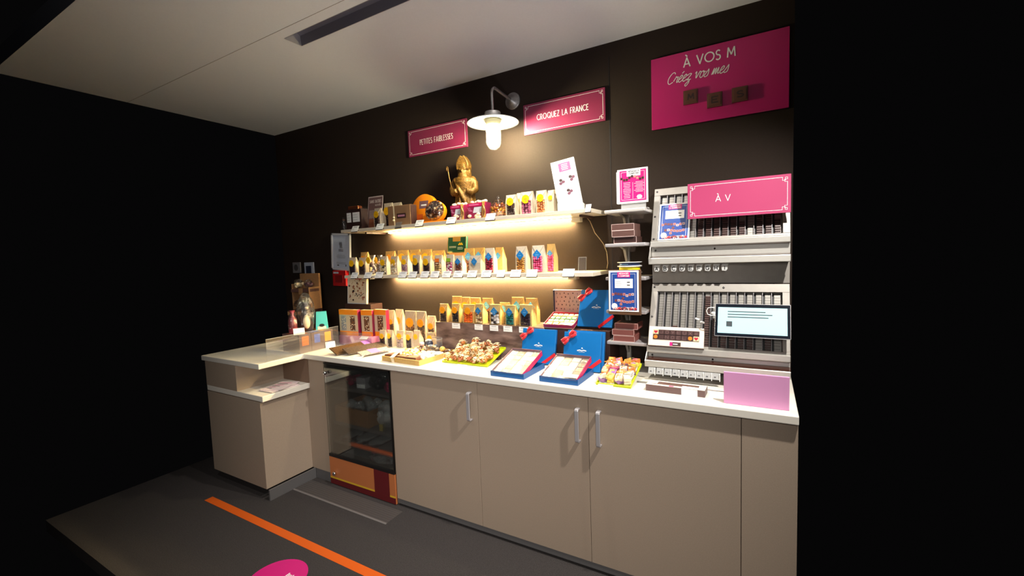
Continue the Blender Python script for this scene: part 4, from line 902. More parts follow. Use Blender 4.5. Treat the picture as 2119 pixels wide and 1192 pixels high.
# ---- blue chocolate boxes
def bow(t, w, h, corner, flip=1):
    """red ribbon across a corner with a bow"""
    b = MB(); y = -.0022
    if corner == 'tl':
        b.strip([(-w/2, y, h*.70), (-w/2+w*.32, y, h)], .013); c = (-w*.345, y-.003, h*.85); ang = math.atan2(h*.3, w*.32)
    else:
        b.strip([(w/2, y, h*.30), (w/2-w*.36, y, 0)], .018); c = (w*.31, y-.003, h*.14); ang = math.atan2(h*.3, w*.36)
    if corner == 'tl':
        for s in (1, -1):
            d = Vector((math.cos(ang), 0, math.sin(ang)))*s; n = Vector((-math.sin(ang), 0, math.cos(ang)))
            for k in (-1, 1):
                p = [Vector(c), Vector(c)+d*.020+n*.009*k+Vector((0, -.010, 0)), Vector(c)+d*.042+n*.012*k+Vector((0, -.009, 0)), Vector(c)+d*.046+Vector((0, -.004, 0))]
                b.tube([tuple(v) for v in p], [.005, .009, .009, .005], 8)
        b.ell(c, (.008, .007, .008), 8, 6)
    return b.build('ribbon', M['red'], t)
def blue_box(label, mm, w, h, th, logo=True, ribbons=('tl', 'br'), group='blue chocolate boxes'):
    mm = Matrix.Translation((0, 0, th*abs(mm[2][1])+.0004)) @ mm
    t = thing('chocolate_box', label, 'box', mtx=mm, group=group)
    b = MB(); b.box(-w/2, w/2, 0, th*.62, 0, h, 0); b.build('lid', M['boxblue'], t, bevel=.0012)
    b = MB(); b.box(-w/2+.002, w/2-.002, th*.62, th, .002, h-.002); b.build('base', M['boxblueside'], t, bevel=.001)
    if logo:
        b = MB(); y = -.0006; z = h*.52
        b.quad([(-.004, y, z+.012), (.008, y, z+.010), (.001, y, z+.020)]); b.strip([(-.026, y, z-.001), (-.012, y, z+.003), (0, y, z-.001), (.012, y, z+.003), (.026, y, z)], .0055); b.strip([(-.018, y, z-.007), (.018, y, z-.008)], .0014); b.build('logo', M['paper'], t)
    for r in ribbons: bow(t, w, h, r)
    return t
def box_frame(bl, br, tl_y, Yb, Yt, zb, X=None):
    A = atY(*bl, Yb); B = atY(*br, Yb); A.z = B.z = zb; T_ = atY((bl[0]+br[0])/2, tl_y, Yt)
    return basis((A.x, Yb, zb), (B.x, Yb, zb), (A.x, Yt, T_.z))
# on the riser, leaning on the wall
mm, w, h = box_frame((1194, 673), (1266, 676), 604, -.150, -.062, RZ+.0006)
blue_box('blue ribboned chocolate box leaning on the wall above the riser', mm, w, h, .030)
# in front of the riser
mm, w, h = box_frame((1078, 752), (1147, 758), 682.5, -.272, -.228, WT+.0004)
w *= 1.0; blue_box('blue ribboned chocolate box standing against the riser, left one', mm, w, h, .026)
mm, w, h = box_frame((1164, 762), (1241, 774), 690, -.325, -.282, WT+.0004)
blue_box('blue ribboned chocolate box standing against the riser, right front one', mm, w, h, .026)
m2 = mm @ Matrix.Translation((.010, .0275, .004)); blue_box('blue chocolate box tucked behind the right front blue box', m2, w, h*1.03, .026, logo=False, ribbons=())
# ---- open blue boxes with a raised inner tray
def open_box(xl, xr, yf, yb, label, label2, seed):
    t = thing('open_chocolate_box', label, 'box', ((xl+xr)/2, yf, WT)); w = xr-xl; D = yb-yf; hb = .030
    for bx in ((-w/2, w/2, 0, .003, 0, hb), (-w/2, w/2, D-.003, D, 0, hb), (-w/2, -w/2+.003, .003, D-.003, 0, hb), (w/2-.003, w/2, .003, D-.003, 0, hb), (-w/2+.003, w/2-.003, .003, D-.003, 0, .003)):
        b = MB(); b.box(*bx); b.build('side' if bx[5] > .01 else 'base', M['boxblueside'], t)
    mm = Matrix.Translation(((xl+xr)/2, yf+.006, WT+.0042)) @ Matrix.Rotation(math.radians(17), 4, 'X')
    u = thing('inner_tray', label2, 'tray', mtx=mm); wi = w-.012; Di = D-.006
    rp = mat('raspberry inner card', (196, 40, 96), .45); dk = mat('mauve card', (120, 84, 96), .5)
    for bx in ((-wi/2, wi/2, 0, .002, 0, .022), (-wi/2, wi/2, Di-.002, Di, 0, .032), (-wi/2, -wi/2+.002, .002, Di-.002, 0, .027), (wi/2-.002, wi/2, .002, Di-.002, 0, .030), (-wi/2+.002, wi/2-.002, .002, Di-.002, 0, .002)):
        b = MB(); b.box(*bx); b.build('side' if bx[5] > .01 else 'base', rp if bx[0] > 0 else dk, u)
    b = MB(); R = random.Random(seed)
    n, m_ = (4, 5)
    for i in range(n):
        for j in range(m_):
            cx = -wi/2+wi*(i+.5)/n; cy = .004+(Di-.008)*(j+.5)/m_
            b.box(cx-wi/n*.45, cx+wi/n*.45, cy-Di/m_*.44, cy+Di/m_*.44, .003, .015+.004*R.random(), (i % 2) if R.random() < .75 else 0)
    b.build('chocolates', [mat('pearl wrapped sweets', (206, 198, 186), .35), mat('tan wrapped sweets', (122, 100, 74), .35, .1)], u, bevel=.003, kind='stuff')
    b = MB(); vs = []; fs = []; N = 14
    for i in range(N+1):
        for j in range(N+1):
            vs.append((-wi/2+.003+(wi-.006)*i/N, .003+(Di-.006)*j/N, (.0225+R.uniform(-.0022, .0022))))
    for i in range(N):
        for j in range(N): fs.append((i*(N+1)+j, (i+1)*(N+1)+j, (i+1)*(N+1)+j+1, i*(N+1)+j+1))
    b.add(vs, fs); b.build('cellophane_cover', clear('wrinkled cover film', gloss=.16, rough=.12, haze=.05, bump=1.0), u)
    return u
open_box(-1.305, -1.097, -.587, -.330, 'shallow open blue box propping a tilted tray, left of two', 'tilted pink tray of film covered silver chocolates in the left blue box', 61)
open_box(-1.010, -.797, -.579, -.345, 'shallow open blue box propping a tilted tray, right of two', 'tilted pink tray of film covered chocolates in the right blue box', 62)
b = MB(); b.box(-.038, .038, 0, .030, 0, .0008); q = b.build('price_card', M['paper'], None); q.matrix_world = Matrix.Translation((-.842, -.566, WT+.034)) @ Matrix.Rotation(math.radians(17), 4, 'X'); tag(q, 'blank white price card lying on the right silver chocolate tray', 'price card')
# ---- green tilted trays
def lime_tray(FL, FR, BRpx, label, cat='tray'):
    A = atZ(*FL, WT); B = atZ(*FR, WT); yf = (A.y+B.y)/2; p = atX(*BRpx, B.x)
    return A, B, p
# gift: tray of wrapped nut clusters with curled ribbons
A = atZ(912.5, 750.4, WT); B = atZ(1008.8, 760, WT); yf = -.440
yb = -.215; p = atY(1051.8, 721, yb); zb = p.z
mm, w, D = basis((A.x, yf, WT+.0030), (B.x, yf, WT+.0030), (A.x, yb, zb))
mt = mm
def tray_mesh(w, D, rim=.008):
    b = MB(); b.box(-w/2, w/2, 0, .004, 0, D)
    for x0, x1, z0, z1 in ((-w/2, w/2, 0, .006), (-w/2, w/2, D-.006, D), (-w/2, -w/2+.006, .006, D-.006), (w/2-.006, w/2, .006, D-.006)): b.box(x0, x1, -rim, 0, z0, z1)
    return b
b = MB()
t = thing('tray_prop', 'low dark block propping up the back of the lime tray of clusters', 'block', (0, 0, 0)); b.box(A.x+.03, B.x-.03, yb-.05, yb-.012, WT+.0003, zb-.022); b.build('block', M['darkbrown'], t)
t = thing('sweets_tray', 'lime green tilted tray heaped with ribboned nut clusters', 'tray', mtx=mm); tray_mesh(w, D).build('tray', M['lime'], t, bevel=.0015)
R = random.Random(17); n = 0
nutm = [mat('caramel nut cluster', (196, 116, 50), .3, coat=.5, noise=.3, nscale=90, bump=.4), mat('honey nut cluster', (214, 150, 80), .3, coat=.5, noise=.3, nscale=90, bump=.4), mat('brown nut cluster', (166, 92, 46), .3, coat=.5, noise=.3, nscale=90, bump=.4)]
protos = []
for v in range(3):
    bb = MB(); RR = random.Random(v)
    for q in range(9): bb.ell((RR.uniform(-.012, .012), RR.uniform(-.012, .012), .016+RR.uniform(-.009, .014)), RR.uniform(.008, .012), 8, 5)
    m1 = bb.mesh('cluster', nutm[v]); bb = MB(); crumple_mass(bb, (0, 0, .024), (.020, .020, .020), v, 12, 8, .2); m2_ = bb.mesh('wrapper', M['film'])
    bb = MB()
    for s in range(5):
        a = RR.uniform(0, 6.28); P = []
        for k in range(16):
            f = k/15; P.append((math.cos(a)*.026*f+.006*math.cos(k*1.5), math.sin(a)*.026*f+.006*math.sin(k*1.5), .036+.010*math.sin(f*2.6)-.020*f*f))
        bb.tube(P, .0013, 5)
    bb.ell((0, 0, .036), (.005, .005, .004), 6, 5); protos.append((m1, m2_, bb.mesh('curled_ribbon', M['cream'])))
COLS_, ROWS_ = 6, 5
for j in range(ROWS_):
    for i in range(COLS_):
        if (i+j*COLS_) % 13 == 12: continue
        lx = -w*.42+w*.84*(i+.5*(j % 2)*.6)/(COLS_-1)*.93+R.uniform(-.006, .006); lz = .025+(D-.055)*j/(ROWS_-1)+R.uniform(-.006, .006)
        wp = mm @ Vector((lx, -.001, lz)); nrm = (mm.to_3x3() @ Vector((0, -1, 0)))
        v = R.randrange(3); side = ['front', 'second', 'third', 'fourth', 'rear'][j]
        t = thing('nut_cluster', 'wrapped nut cluster with curled cream ribbon, %s from left, %s row of lime tray' % (ORD[i], side), 'sweet', group='nut clusters on the lime tray')
        t.matrix_world = Matrix.Translation(wp) @ nrm.to_track_quat('Z', 'Y').to_matrix().to_4x4() @ Matrix.Rotation(R.uniform(0, 6.28), 4, 'Z') @ Matrix.Diagonal((1.08, 1.08, 1.08, 1))
        for nm, me in zip(('cluster', 'wrapper', 'curled_ribbon'), protos[v]): child(nm, me, t)
        n += 1
for k, (lx, lz) in enumerate(((-.07, .07), (.0, .13), (.08, .17), (-.02, .19), (.04, .08))):
    wp = mm @ Vector((lx, -.038, lz)); nrm = (mm.to_3x3() @ Vector((0, -1, 0))); v = k % 3
    t = thing('nut_cluster', 'wrapped nut cluster lying on top of the heap, %s from front' % ORD[[0, 2, 3, 4, 1][k]], 'sweet', group='nut clusters on the lime tray')
    t.matrix_world = Matrix.Translation(wp) @ nrm.to_track_quat('Z', 'Y').to_matrix().to_4x4() @ Matrix.Rotation(k, 4, 'Z')
    for nm, me in zip(('cluster', 'wrapper', 'curled_ribbon'), protos[v]): child(nm, me, t)
def lying_card(px, py, w, d, rz, label, clearc=False, tilt=22):
    c = atZ(px, py, WT)
    t = thing('price_card', label, 'price card', mtx=Matrix.Translation((c.x, c.y, WT+.0004)) @ Matrix.Rotation(rz, 4, 'Z') @ Matrix.Rotation(math.radians(tilt), 4, 'X'))
    b = MB(); b.box(-w/2, w/2, 0, d, 0, .0012); b.build('card', M['acrylicedge'] if clearc else M['paper'], t)
    b = MB()
    for q in range(3): b.box(-w*.36, w*(.05+.1*q), d*(.25+.2*q), d*(.30+.2*q), .0012, .0015)
    b.build('print', M['inklight'], t)
    b = MB(); b.T = Matrix.Rotation(math.radians(-tilt), 4, 'X'); b.prismx([(.0025, 0), (d*.9, 0), (d*.9, d*.9*math.tan(math.radians(tilt))-.0008)], -w*.3, w*.3); b.build('stand', M['acrylicedge'], t)
lying_card(950, 763, .065, .04, .0, 'clear backed price card in front of the lime tray of clusters')
# right lime tray with two clear packs of coloured sweets
A = atZ(1233.4, 795.5, WT); B = atZ(1304.7, 805.6, WT); yf = -.522; yb = -.315; p = atX(1332.4, 755, B.x+.006)
yb = -.30; p = atY(1330, 755, yb)
mm, w, D = basis((A.x, yf, WT+.0030), (B.x, yf, WT+.0030), (A.x, yb, p.z))
b = MB(); t = thing('tray_prop', 'low dark block propping up the back of the right lime tray', 'block', (0, 0, 0)); b.box(A.x+.03, B.x-.03, yb-.05, yb-.012, WT+.0003, p.z-.022); b.build('block', M['black'], t)
t = thing('sweets_tray', 'lime green tilted tray with clear packs of colourful wrapped sweets', 'tray', mtx=mm); tray_mesh(w, D).build('tray', M['lime'], t, bevel=.0015)
R = random.Random(33)
cols = [mat('wrapped sweet %d' % i, c, .35) for i, c in enumerate([(236, 150, 60), (240, 224, 196), (170, 120, 190), (240, 210, 90), (220, 90, 140), (120, 84, 110), (226, 120, 60), (244, 240, 232)])]
for k, (cx, z0, z1, yo, ww, lab) in enumerate(((-w*.22, .012, D*.92, -.002, w*.44, 'left'), (w*.25, .010, D*.98, -.002, w*.44, 'right'))):
    u = thing('sweet_pack', 'clear pack of colourful wrapped sweets with orange ribbon, %s on the right lime tray' % lab, 'pack', mtx=mm @ Matrix.Translation((cx, yo, z0)), group='sweet packs on the right lime tray')
    L = z1-z0
    for lay in range(2):
        for i in range(2):
            for j in range(5):
                b = MB(); sx, sz = ww/2*.44, L/5*.44; b.box(-sx, sx, -.008, .008, -sz, sz, 0); b.box(-sx*.75, sx*.5, -.0086, -.008, -sz*.6, sz*.7, 1); b.box(-sx*.3, sx*.9, -.009, -.0086, -sz*.8, sz*.1, 0)
                c1, c2 = R.sample(cols, 2); q = b.build('wrapped_sweet', [c1, c2], u, bevel=.002)
                q.location = (-ww/2+ww*(i+.5)/2, -.012-.019*lay, L*(j+.5)/5); q.rotation_euler = (R.uniform(-.35, .35), R.uniform(-.6, .6), R.uniform(-.3, .3))
    b = MB(); crumple_mass(b, (0, -.031, L/2), (ww*.53, .028, L*.52), 70+k, 16, 10, .08); b.build('wrapper', M['crumple'], u)
    b = MB(); b.strip([(-ww*.5, -.052, L*.62), (0, -.056, L*.58), (ww*.5, -.052, L*.52)], .007)
    for q in range(5): a = q*1.25; b.tube([(0, -.056, L*.58), (.018*math.cos(a), -.064, L*.58+.018*math.sin(a)), (.026*math.cos(a+.5), -.058, L*.58+.026*math.sin(a+.5))], .0022, 5)
    b.build('ribbon', M['orange'], u)
lying_card(1252, 800, .075, .036, .0, 'blank white price card in front of the right lime tray', tilt=20)
# ---- kraft edged tray of chocolates at the left
t = thing('chocolate_tray', 'kraft edged tray of assorted white and brown chocolates, left of the lime tray', 'tray', (-2.0, -.564, WT+.0003), math.radians(-3)); w, D, h = .335, .352, .032
b = MB()
kb = mat('golden kraft board', (196, 158, 92), .5, noise=.06)
for bx in ((-w/2, w/2, 0, .005, 0, h), (-w/2, w/2, D-.005, D, 0, h), (-w/2, -w/2+.005, .005, D-.005, 0, h), (w/2-.005, w/2, .005, D-.005, 0, h), (-w/2+.005, w/2-.005, .005, D-.005, 0, .012)):
    b = MB(); b.box(*bx); b.build('side' if bx[5] > .02 else 'base', kb, t)
b = MB(); b.strip([(-.095, .10, .0), (-.085, .05, 0), (-.062, -.008, 0)], .028, nrm=(0, 0, 1)); b.v = [(x, y, h+.003+(.012 if y > .04 else (-.0 if y > 0 else -.0))) for x, y, z in b.v]
b.add([(-.079, -.009, h+.003), (-.049, -.009, h+.003), (-.038, -.010, .001), (-.064, -.010, .001)], [(0, 1, 2, 3)]); b.build('ribbon', M['cream'], t)
R = random.Random(50)
for x0, x1, y0, y1 in ((-.155, -.10, .012, .10), (-.055, .02, .012, .075), (.03, .12, .010, .09)):
    b = MB(); b.prismz([(x0, y0), (x1, y0+.01), ((x0+x1)/2+.02, y1), (x0+.01, y1-.02)], .0125, .038+R.random()*.006)
    b.build('chocolate_slab', mat('satin milk chocolate', (104, 66, 50), .35, coat=.3), t, bevel=.002)
b = MB()
for q in range(90):
    b.ell((R.uniform(-.15, .05), R.uniform(.10, .24), .026+R.random()*.012), (.011, .009, .008), 8, 5, R.choice([0, 0, 1, 2]))
b.build('dragees', [mat('ivory dragee', (240, 226, 200), .4), mat('yellow dragee', (236, 200, 90), .4), mat('pale pink dragee', (226, 180, 176), .4)], t, kind='stuff')
b = MB()
for q in range(80):
    b.ell((R.uniform(.02, .155), R.uniform(.08, .235), .024+R.random()*.012), (.012, .010, .008), 8, 5, R.choice([0, 0, 0, 1]))
b.build('white_pebbles', [mat('white pebble', (246, 242, 232), .4), mat('pale grey pebble', (196, 200, 196), .4)], t, kind='stuff')
b = MB()
for q in range(55):
    b.ell((R.choice([R.uniform(-.145, -.045), R.uniform(-.145, -.045), R.uniform(.095, .150)]), R.uniform(.25, .335), .022+R.random()*.010), (.014, .012, .008), 8, 5, R.choice([0, 0, 1, 2]))
b.build('mixed_chocolates', [M['choc'], M['chocdark'], mat('ivory dragee', (240, 226, 200), .4)], t, kind='stuff')
for k, (x, y, m_, lab) in enumerate(((-.125, .325, 'paleegg', 'pale pink chocolate egg at the back of the kraft edged tray'), (.125, .262, 'amberegg', 'amber chocolate egg near the right edge of the kraft edged tray'))):
    b = MB(); b.ell((0, 0, .017), (.020, .018, .017), 14, 10); q = b.build('chocolate_egg', mat(m_, (232, 206, 200) if k == 0 else (236, 180, 90), .35, coat=.3), None)
    q.location = Matrix.Rotation(math.radians(-3), 4, 'Z') @ Vector((x, y, 0)) + Vector((-2.0, -.564, WT+.034)); tag(q, lab, 'egg')
# small bags behind the tray
row = 'small bags beside riser'
for i, f in enumerate([(785, 797, 683, 'dark chocolates', 'yellow', -.238), (800.5, 812.5, 683, 'purple-black berries', 'yellow', -.205), (820, 834, 684, 'pale pebbles', 'yellow', -.19), (839.5, 853, 685.5, 'purple-black berries', 'yellow', -.20), (855, 868, 683.5, 'plain front', 'yellow', -.185), (883, 897, 688, 'plain front', 'yellow', -.155), (897, 906, 687, 'plain front', 'yellow', -.105)]):
    bag_px(*f[:3], f[5], WT, f[3], f[4], row, i, depth=.045, label=None)
row = 'dim rear row beside riser'
for i, f in enumerate([(803, 815, 642, 'dark chocolates', 'yelloworange', -.108), (817, 833, 640, 'plain front', 'yelloworange', -.053), (837, 859, 643, 'brown crisps', 'yelloworange', -.10), (861, 880, 644, 'dark chocolates', 'yelloworange', -.10), (884, 899, 653.5, 'dark chocolates', 'yelloworange', -.075)]):
    bag_px(*f[:3], f[5], WT, f[3], f[4], row, i, depth=.05)
c = atZ(889, 719, WT)
t = thing('chocolate_ball', 'dark blue chocolate ball topped with white nonpareils, in front of small bags', 'sweet', (atY(889, 712, -.235).x, -.245, WT+.034))
b = MB(); b.ell((0, 0, .028), (.032, .030, .028), 20, 12); b.build('ball', mat('blue black chocolate', (34, 40, 62), .3, coat=.5), t)
b = MB(); R = random.Random(8)
for q in range(60):
    a, u = R.uniform(0, 6.28), R.uniform(0, .75); b.ell((.032*math.sin(u)*math.cos(a), .030*math.sin(u)*math.sin(a), .028+.029*math.cos(u)), .0035, 6, 4)
b.build('nonpareils', M['paper'], t, kind='stuff')
t = thing('acrylic_bin', 'clear acrylic bin of striped sweets beside the brown riser', 'bin', (-1.975, -.258, WT+.0128), -.05); w, D, h = .100, .062, .095
for bx in ((-w/2, w/2, -D/2, -D/2+.002, 0, .05), (-w/2, w/2, D/2-.002, D/2, 0, h), (-w/2, -w/2+.002, -D/2+.002, D/2-.002, 0, .075), (w/2-.002, w/2, -D/2+.002, D/2-.002, 0, .09), (-w/2+.002, w/2-.002, -D/2+.002, D/2-.002, 0, .002)):
    b = MB(); b.box(*bx); b.build('panel', M['acrylic'], t)
b = MB(); b.box(-w/2, w/2, D/2-.0025, D/2+.0005, h, h+.002); b.box(w/2-.001, w/2+.001, -D/2, D/2, .088, .091); b.build('rim', M['acrylicedge'], t)
b = MB(); R = random.Random(3)
for q in range(34): b.ell((R.uniform(-.040, .040), R.uniform(-.020, .020), .010+R.random()*.035), (.012, .010, .008), 8, 5, R.choice([0, 0, 1, 2]))
b.build('sweets', [M['chocdark'], mat('ivory dragee', (240, 226, 200), .4), mat('slate blue sweet', (70, 96, 130), .4)], t, kind='stuff')
# ---- chocolate bars in sleeves, lilac cards
for k, (px, py, rz, L, wd, m_, lab) in enumerate(((729, 727, -.16, .30, .105, 'almond bar', 'dark almond chocolate slab in a clear sleeve, on the left of the pile'), (757, 727, -.24, .31, .095, 'seed bar', 'seeded chocolate slab in a clear sleeve, in the middle of the pile'), (775, 733, -.30, .22, .075, 'white speckled bar', 'white speckled chocolate slab in a clear sleeve, front right of the pile'))):
    c = atZ(px, py, WT); ti = math.radians((20, 17, 9)[k])
    t = thing('chocolate_slab', lab, 'chocolate', mtx=Matrix.Translation((c.x, c.y, WT+.001+(wd/2+.007)*math.sin(ti)+(.0, .004, .008)[k])) @ Matrix.Rotation(rz, 4, 'Z') @ Matrix.Rotation(ti, 4, 'Y'), group='sleeved chocolate slabs on the worktop')
    colr = [(70, 44, 30), (62, 46, 42), (170, 160, 156)][k]
    b = MB(); b.box(-wd/2, wd/2, -L/2, L/2, .001, .010); b.build('slab', mat(m_, colr, .4, noise=.5, nscale=120, bump=.6, rgb2=(112, 80, 44) if k == 0 else (98, 82, 72) if k == 1 else (206, 196, 192)), t, bevel=.002)
    b = MB(); b.box(-wd/2-.006, wd/2+.006, -L/2-.012, L/2+.012, .0002, .0115); b.build('sleeve', M['filmlow'], t)
    if k != 1:
        b = MB(); b.box(-wd/2-.004, wd/2+.004, L/2-.05 if k == 0 else -L*.18, L/2+.006 if k == 0 else .03, .0116, .0122); b.build('lilac_band', M['lilac'], t)
c = atZ(735, 738, WT); lying_card(737, 742, .07, .04, .1, 'blank white price card in front of the chocolate slabs', tilt=15)
c = atZ(800, 722, WT)
for k in range(2):
    b = MB(); b.box(-.05, .05, -.035, .035, 0, .001); q = b.build('paper_slip', M['paper'], None); q.location = (c.x+.03+.05*k, c.y-.03-.05*k, WT+.0005+.0012*k); q.rotation_euler = (0, 0, .5+.3*k); tag(q, 'loose white paper slip on the worktop behind the kraft edged tray, %s' % ['left', 'right'][k], 'paper', 'loose slips')
# ================================================================== right: metal shelves, signs, dispensers
MX0, MX1, MYF = -.752, -.536, -.25
t = thing('metal_rack', 'slim metal rack of five small shelves on a pole beside the dispensers', 'rack', (0, 0, 0))
b = MB(); b.box(-.700, -.676, -.040, -.012, .9205, 1.81); b.build('pole', M['steelmat'], t, bevel=.003)
ZM = [1.800, 1.620, 1.440, 1.260, 1.088]
for i, z in enumerate(ZM):
    b = MB(); b.box(MX0, MX1, MYF, -.041, z-.018, z); b.build('shelf', M['alu'] if i else mat('pale aluminium', (206, 202, 196), .45, .4), t, bevel=.004)
    b = MB(); b.prismx([(-.040, z-.019), (-.17, z-.019), (-.10, z-.034), (-.052, z-.10), (-.040, z-.10)], -.695, -.681); b.build('bracket', M['steelmat'], t, bevel=.001)
# stacked flat boxes
def flat_box(x0, x1, y0, y1, z0, z1, label, group, side=None):
    t = thing('flat_box', label, 'box', (0, 0, 0), 0, group)
    b = MB(); b.box(x0, x1, y0, y1, z0, z1); b.build('carton', side or M['brown'], t, bevel=.001)
    b = MB(); y = y0-.0006; f = .0018
    for a, c, d, e in ((x0, x1, z1-f, z1), (x0, x1, z0, z0+f), (x0, x0+f, z0, z1), (x1-f, x1, z0, z1)): rect(b, a, c, d, e, y)
    b.build('pale_edging', mat('pale pink edging', (226, 196, 190), .5), t)
    return t
z = ZM[1]+.0005
for i, (a, c, y0, hh) in enumerate(((1270, 1317, -.235, .036), (1266, 1313, -.246, .036), (1265.5, 1312.5, -.240, .036))):
    A = atY(a, 490, y0); B = atY(c, 490, y0); flat_box(A.x, B.x, y0, -.112, z, z+hh-.002, 'flat chocolate brown box on the second rack shelf, %s of three' % ['bottom', 'middle', 'top'][i], 'brown boxes on the second rack shelf', M['darkbrown'] if i == 0 else None); z += hh-.0015
z = ZM[4]+.0005; rose = mat('rosy brown card', (128, 74, 68), .5)
for i, (a, c, y0) in enumerate(((1269, 1313, -.243), (1267, 1312, -.236), (1272.5, 1320, -.225))):
    A = atY(a, 690, y0); B = atY(c, 690, y0)
    tb = flat_box(A.x, B.x, y0, -.112, z, z+.032, 'flat rosy brown box on the lowest rack shelf, %s of three' % ['bottom', 'middle', 'open top'][i], 'rosy boxes on the lowest rack shelf', rose)
    if i == 2:
        b = MB(); b.box(A.x+.012, B.x-.012, y0+.025, -.12, z+.0321, z+.033); b.build('dark_inset', M['black'], tb)
    z += .0328
# ribbon spools
ZS3 = atY(1303, 542, -.16).z
for i, (zz, hh, colm, lab) in enumerate(((ZS3-.0565, .034, mat('yellow ribbon', (246, 224, 20), .4), 'yellow ribbon spool under the navy spool on the rack'), (ZS3-.022, .022, mat('navy ribbon', (24, 44, 90), .4), 'navy ribbon spool on top of the yellow spool'), (ZM[2]+.0005, ZS3-.0575-ZM[2], mat('grey ribbon', (120, 120, 124), .4), 'grey ribbon spool at the bottom of the stack behind the blue sign'))):
    c = atY(1303, 560, -.16); t = thing('ribbon_spool', lab, 'spool', (c.x, -.16, zz))
    b = MB(); b.lathe([(.056, .003), (.056, hh-.003)], 32); b.build('ribbon', colm, t)
    b = MB(); b.lathe([(.066, 0), (.066, .0028), (.02, .0029), (.02, hh-.0029), (.066, hh-.0028), (.066, hh), (0.01, hh)], 32); b.build('flanges', mat('pale grey plastic', (206, 206, 206), .4), t)
    if i == 1:
        b = MB(); lines(b, -.035, .03, hh*.35, hh*.6, 1, -.0565); b.build('print', mat('pale blue print', (150, 206, 240), .5), t)
# ---- blue and pink product signs
def blue_sign(label, mm, w, h, backing=False, holder=True):
    t = thing('product_sign', label, 'sign', mtx=mm, group='blue price signs')
    b = MB(); b.box(-w/2, w/2, 0, .002, 0, h); b.build('sheet', M['paper'], t)
    b = MB(); y = -.0004; m_ = w*.055
    rect(b, -w/2+m_, w/2-m_, m_*.8, h-m_, y, 0); frame(b, -w/2+m_*2, w/2-m_*2, h*.10, h-m_*2, y-.0003, w*.008, 1)
    rect(b, -w*.20, w*.22, h*.835, h*.965, y-.0006, 2); rect(b, -w*.29, w*.31, h*.575, h*.80, y-.0006, 1)
    R = random.Random(7)
    for rowz, n, xo in ((.42, 8, -.36), (.335, 1, -.02), (.25, 7, -.26), (.19, 1, -.09)):
        for i in range(n):
            s = w*.040; cx = w*(xo+.095*i); cz = h*(rowz+R.uniform(-.012, .02)+.02*math.sin(i)); rect(b, cx-s, cx+s, cz-s, cz+s, y-.0006, R.choice([3, 4, 4, 5])); rect(b, cx-s*.5, cx+s*.5, cz-s*.4, cz+s*.4, y-.0009, 3)
    b.prism([(-w*.31+w*.10*math.cos(a*.4189), h*.13+w*.10*math.sin(a*.4189)) for a in range(15)], y-.0010, y-.0006, 1)
    for i in range(40):
        s = w*R.uniform(.02, .045); cx = R.uniform(-.40, .40)*w; cz = h*R.uniform(.045, .10); b.ell((cx, y-.0006, cz), (s, .0006, s), 7, 4, R.choice([3, 4, 6, 6, 5]))
    b.build('poster', [mat('royal blue print', (26, 66, 142), .45), M['paper'], M['magenta'], mat('cocoa print', (110, 56, 60), .5), mat('rose cocoa print', (206, 130, 120), .5), mat('pale tile print', (220, 190, 190), .5), mat('red berry print', (190, 40, 50), .5)], t)
    b = MB(); write(b, 'MESSAGES', -w*.15, h*.91, h*.034, y-.0010, w*.009, width=w*.32); write(b, 'À COMPOSER', -w*.17, h*.853, h*.034, y-.0010, w*.009, width=w*.36); b.build('title', M['paper'], t)
    b = MB(); lines(b, -w*.26, -w*.02, h*.60, h*.75, 3, y-.0010, 0, frac=.15); b.build('print', M['inklight'], t)
    for zz in (.69, .62):
        b = MB(); lines(b, w*.12, w*.27, h*zz, h*(zz+.05), 1, y-.0010, 0, frac=.5); b.build('price', M['ink'], t)
    if backing:
        b = MB(); b.box(-w/2-.004, w/2+.010, .0025, .020, -.018, h+.004); b.build('backing_board', mat('dark wood board', (92, 62, 40), .5, noise=.2, nscale=30, stretch=(1, 1, 8)), t, bevel=.002)
    return t
Y = -.285
A = atY(1262, 643, Y); B = atY(1322, 646.5, Y); T_ = atY(1260, 560.5, Y)
zb = (A.z+B.z)/2
mm, w, h = basis((A.x-.004, Y, zb), (B.x, Y, zb), (A.x-.004, Y+.006, T_.z)); w = w
t = blue_sign('blue price sign on a wooden board hung before the rack', mm, w, h, True)
b = MB(); b.box(-.012, .012, .020, .033, h*.42, h*.58); b.build('hanger', M['steelmat'], t)
A = atY(1360, 502, -.185); B = atY(1425, 498, -.185); T_ = atY(1366, 421, -.09)
DZ1 = 1.6285
# pink sign on the top rack shelf
Y = -.20; A = atY(1280, 420, Y); B = atY(1341, 420, Y); T_ = atY(1310, 348.5, Y)
x, w = (A.x+B.x)/2, B.x-A.x; z0 = (A.z+B.z)/2; h = T_.z-z0
t = thing('product_sign', 'bright pink product sign in a clear stand on the top rack shelf', 'sign', (x, Y, ZM[0]+.0003)); zo = z0-ZM[0]
b = MB(); b.box(-w/2-.004, w/2, 0, .004, zo, zo+h); b.build('sheet', M['paper'], t)
b = MB(); b.box(-w/2-.010, -w/2-.004, .002, .03, zo+.002, zo+h-.01); b.box(-w/2-.006, w/2, .004, .007, zo, zo+h); b.build('side_sheet', M['paper'], t)
b = MB(); y = -.0004; rect(b, -w/2+.008, w/2-.008, zo+.010, zo+h-.008, y, 0); frame(b, -w/2+.016, w/2-.016, zo+.018, zo+h-.016, y-.0003, .0014, 1)
rect(b, -w*.20, w*.26, zo+h*.78, zo+h*.985, y-.0006, 1)
R = random.Random(2)
for i in range(9):
    cx, cz = w*(-.38+.09*i), zo+h*(.73-.05*math.sin(i*1.1)+.0*i); s = .006; rect(b, cx-s, cx+s, cz-s, cz+s, y-.0008, R.choice([2, 2, 3]))
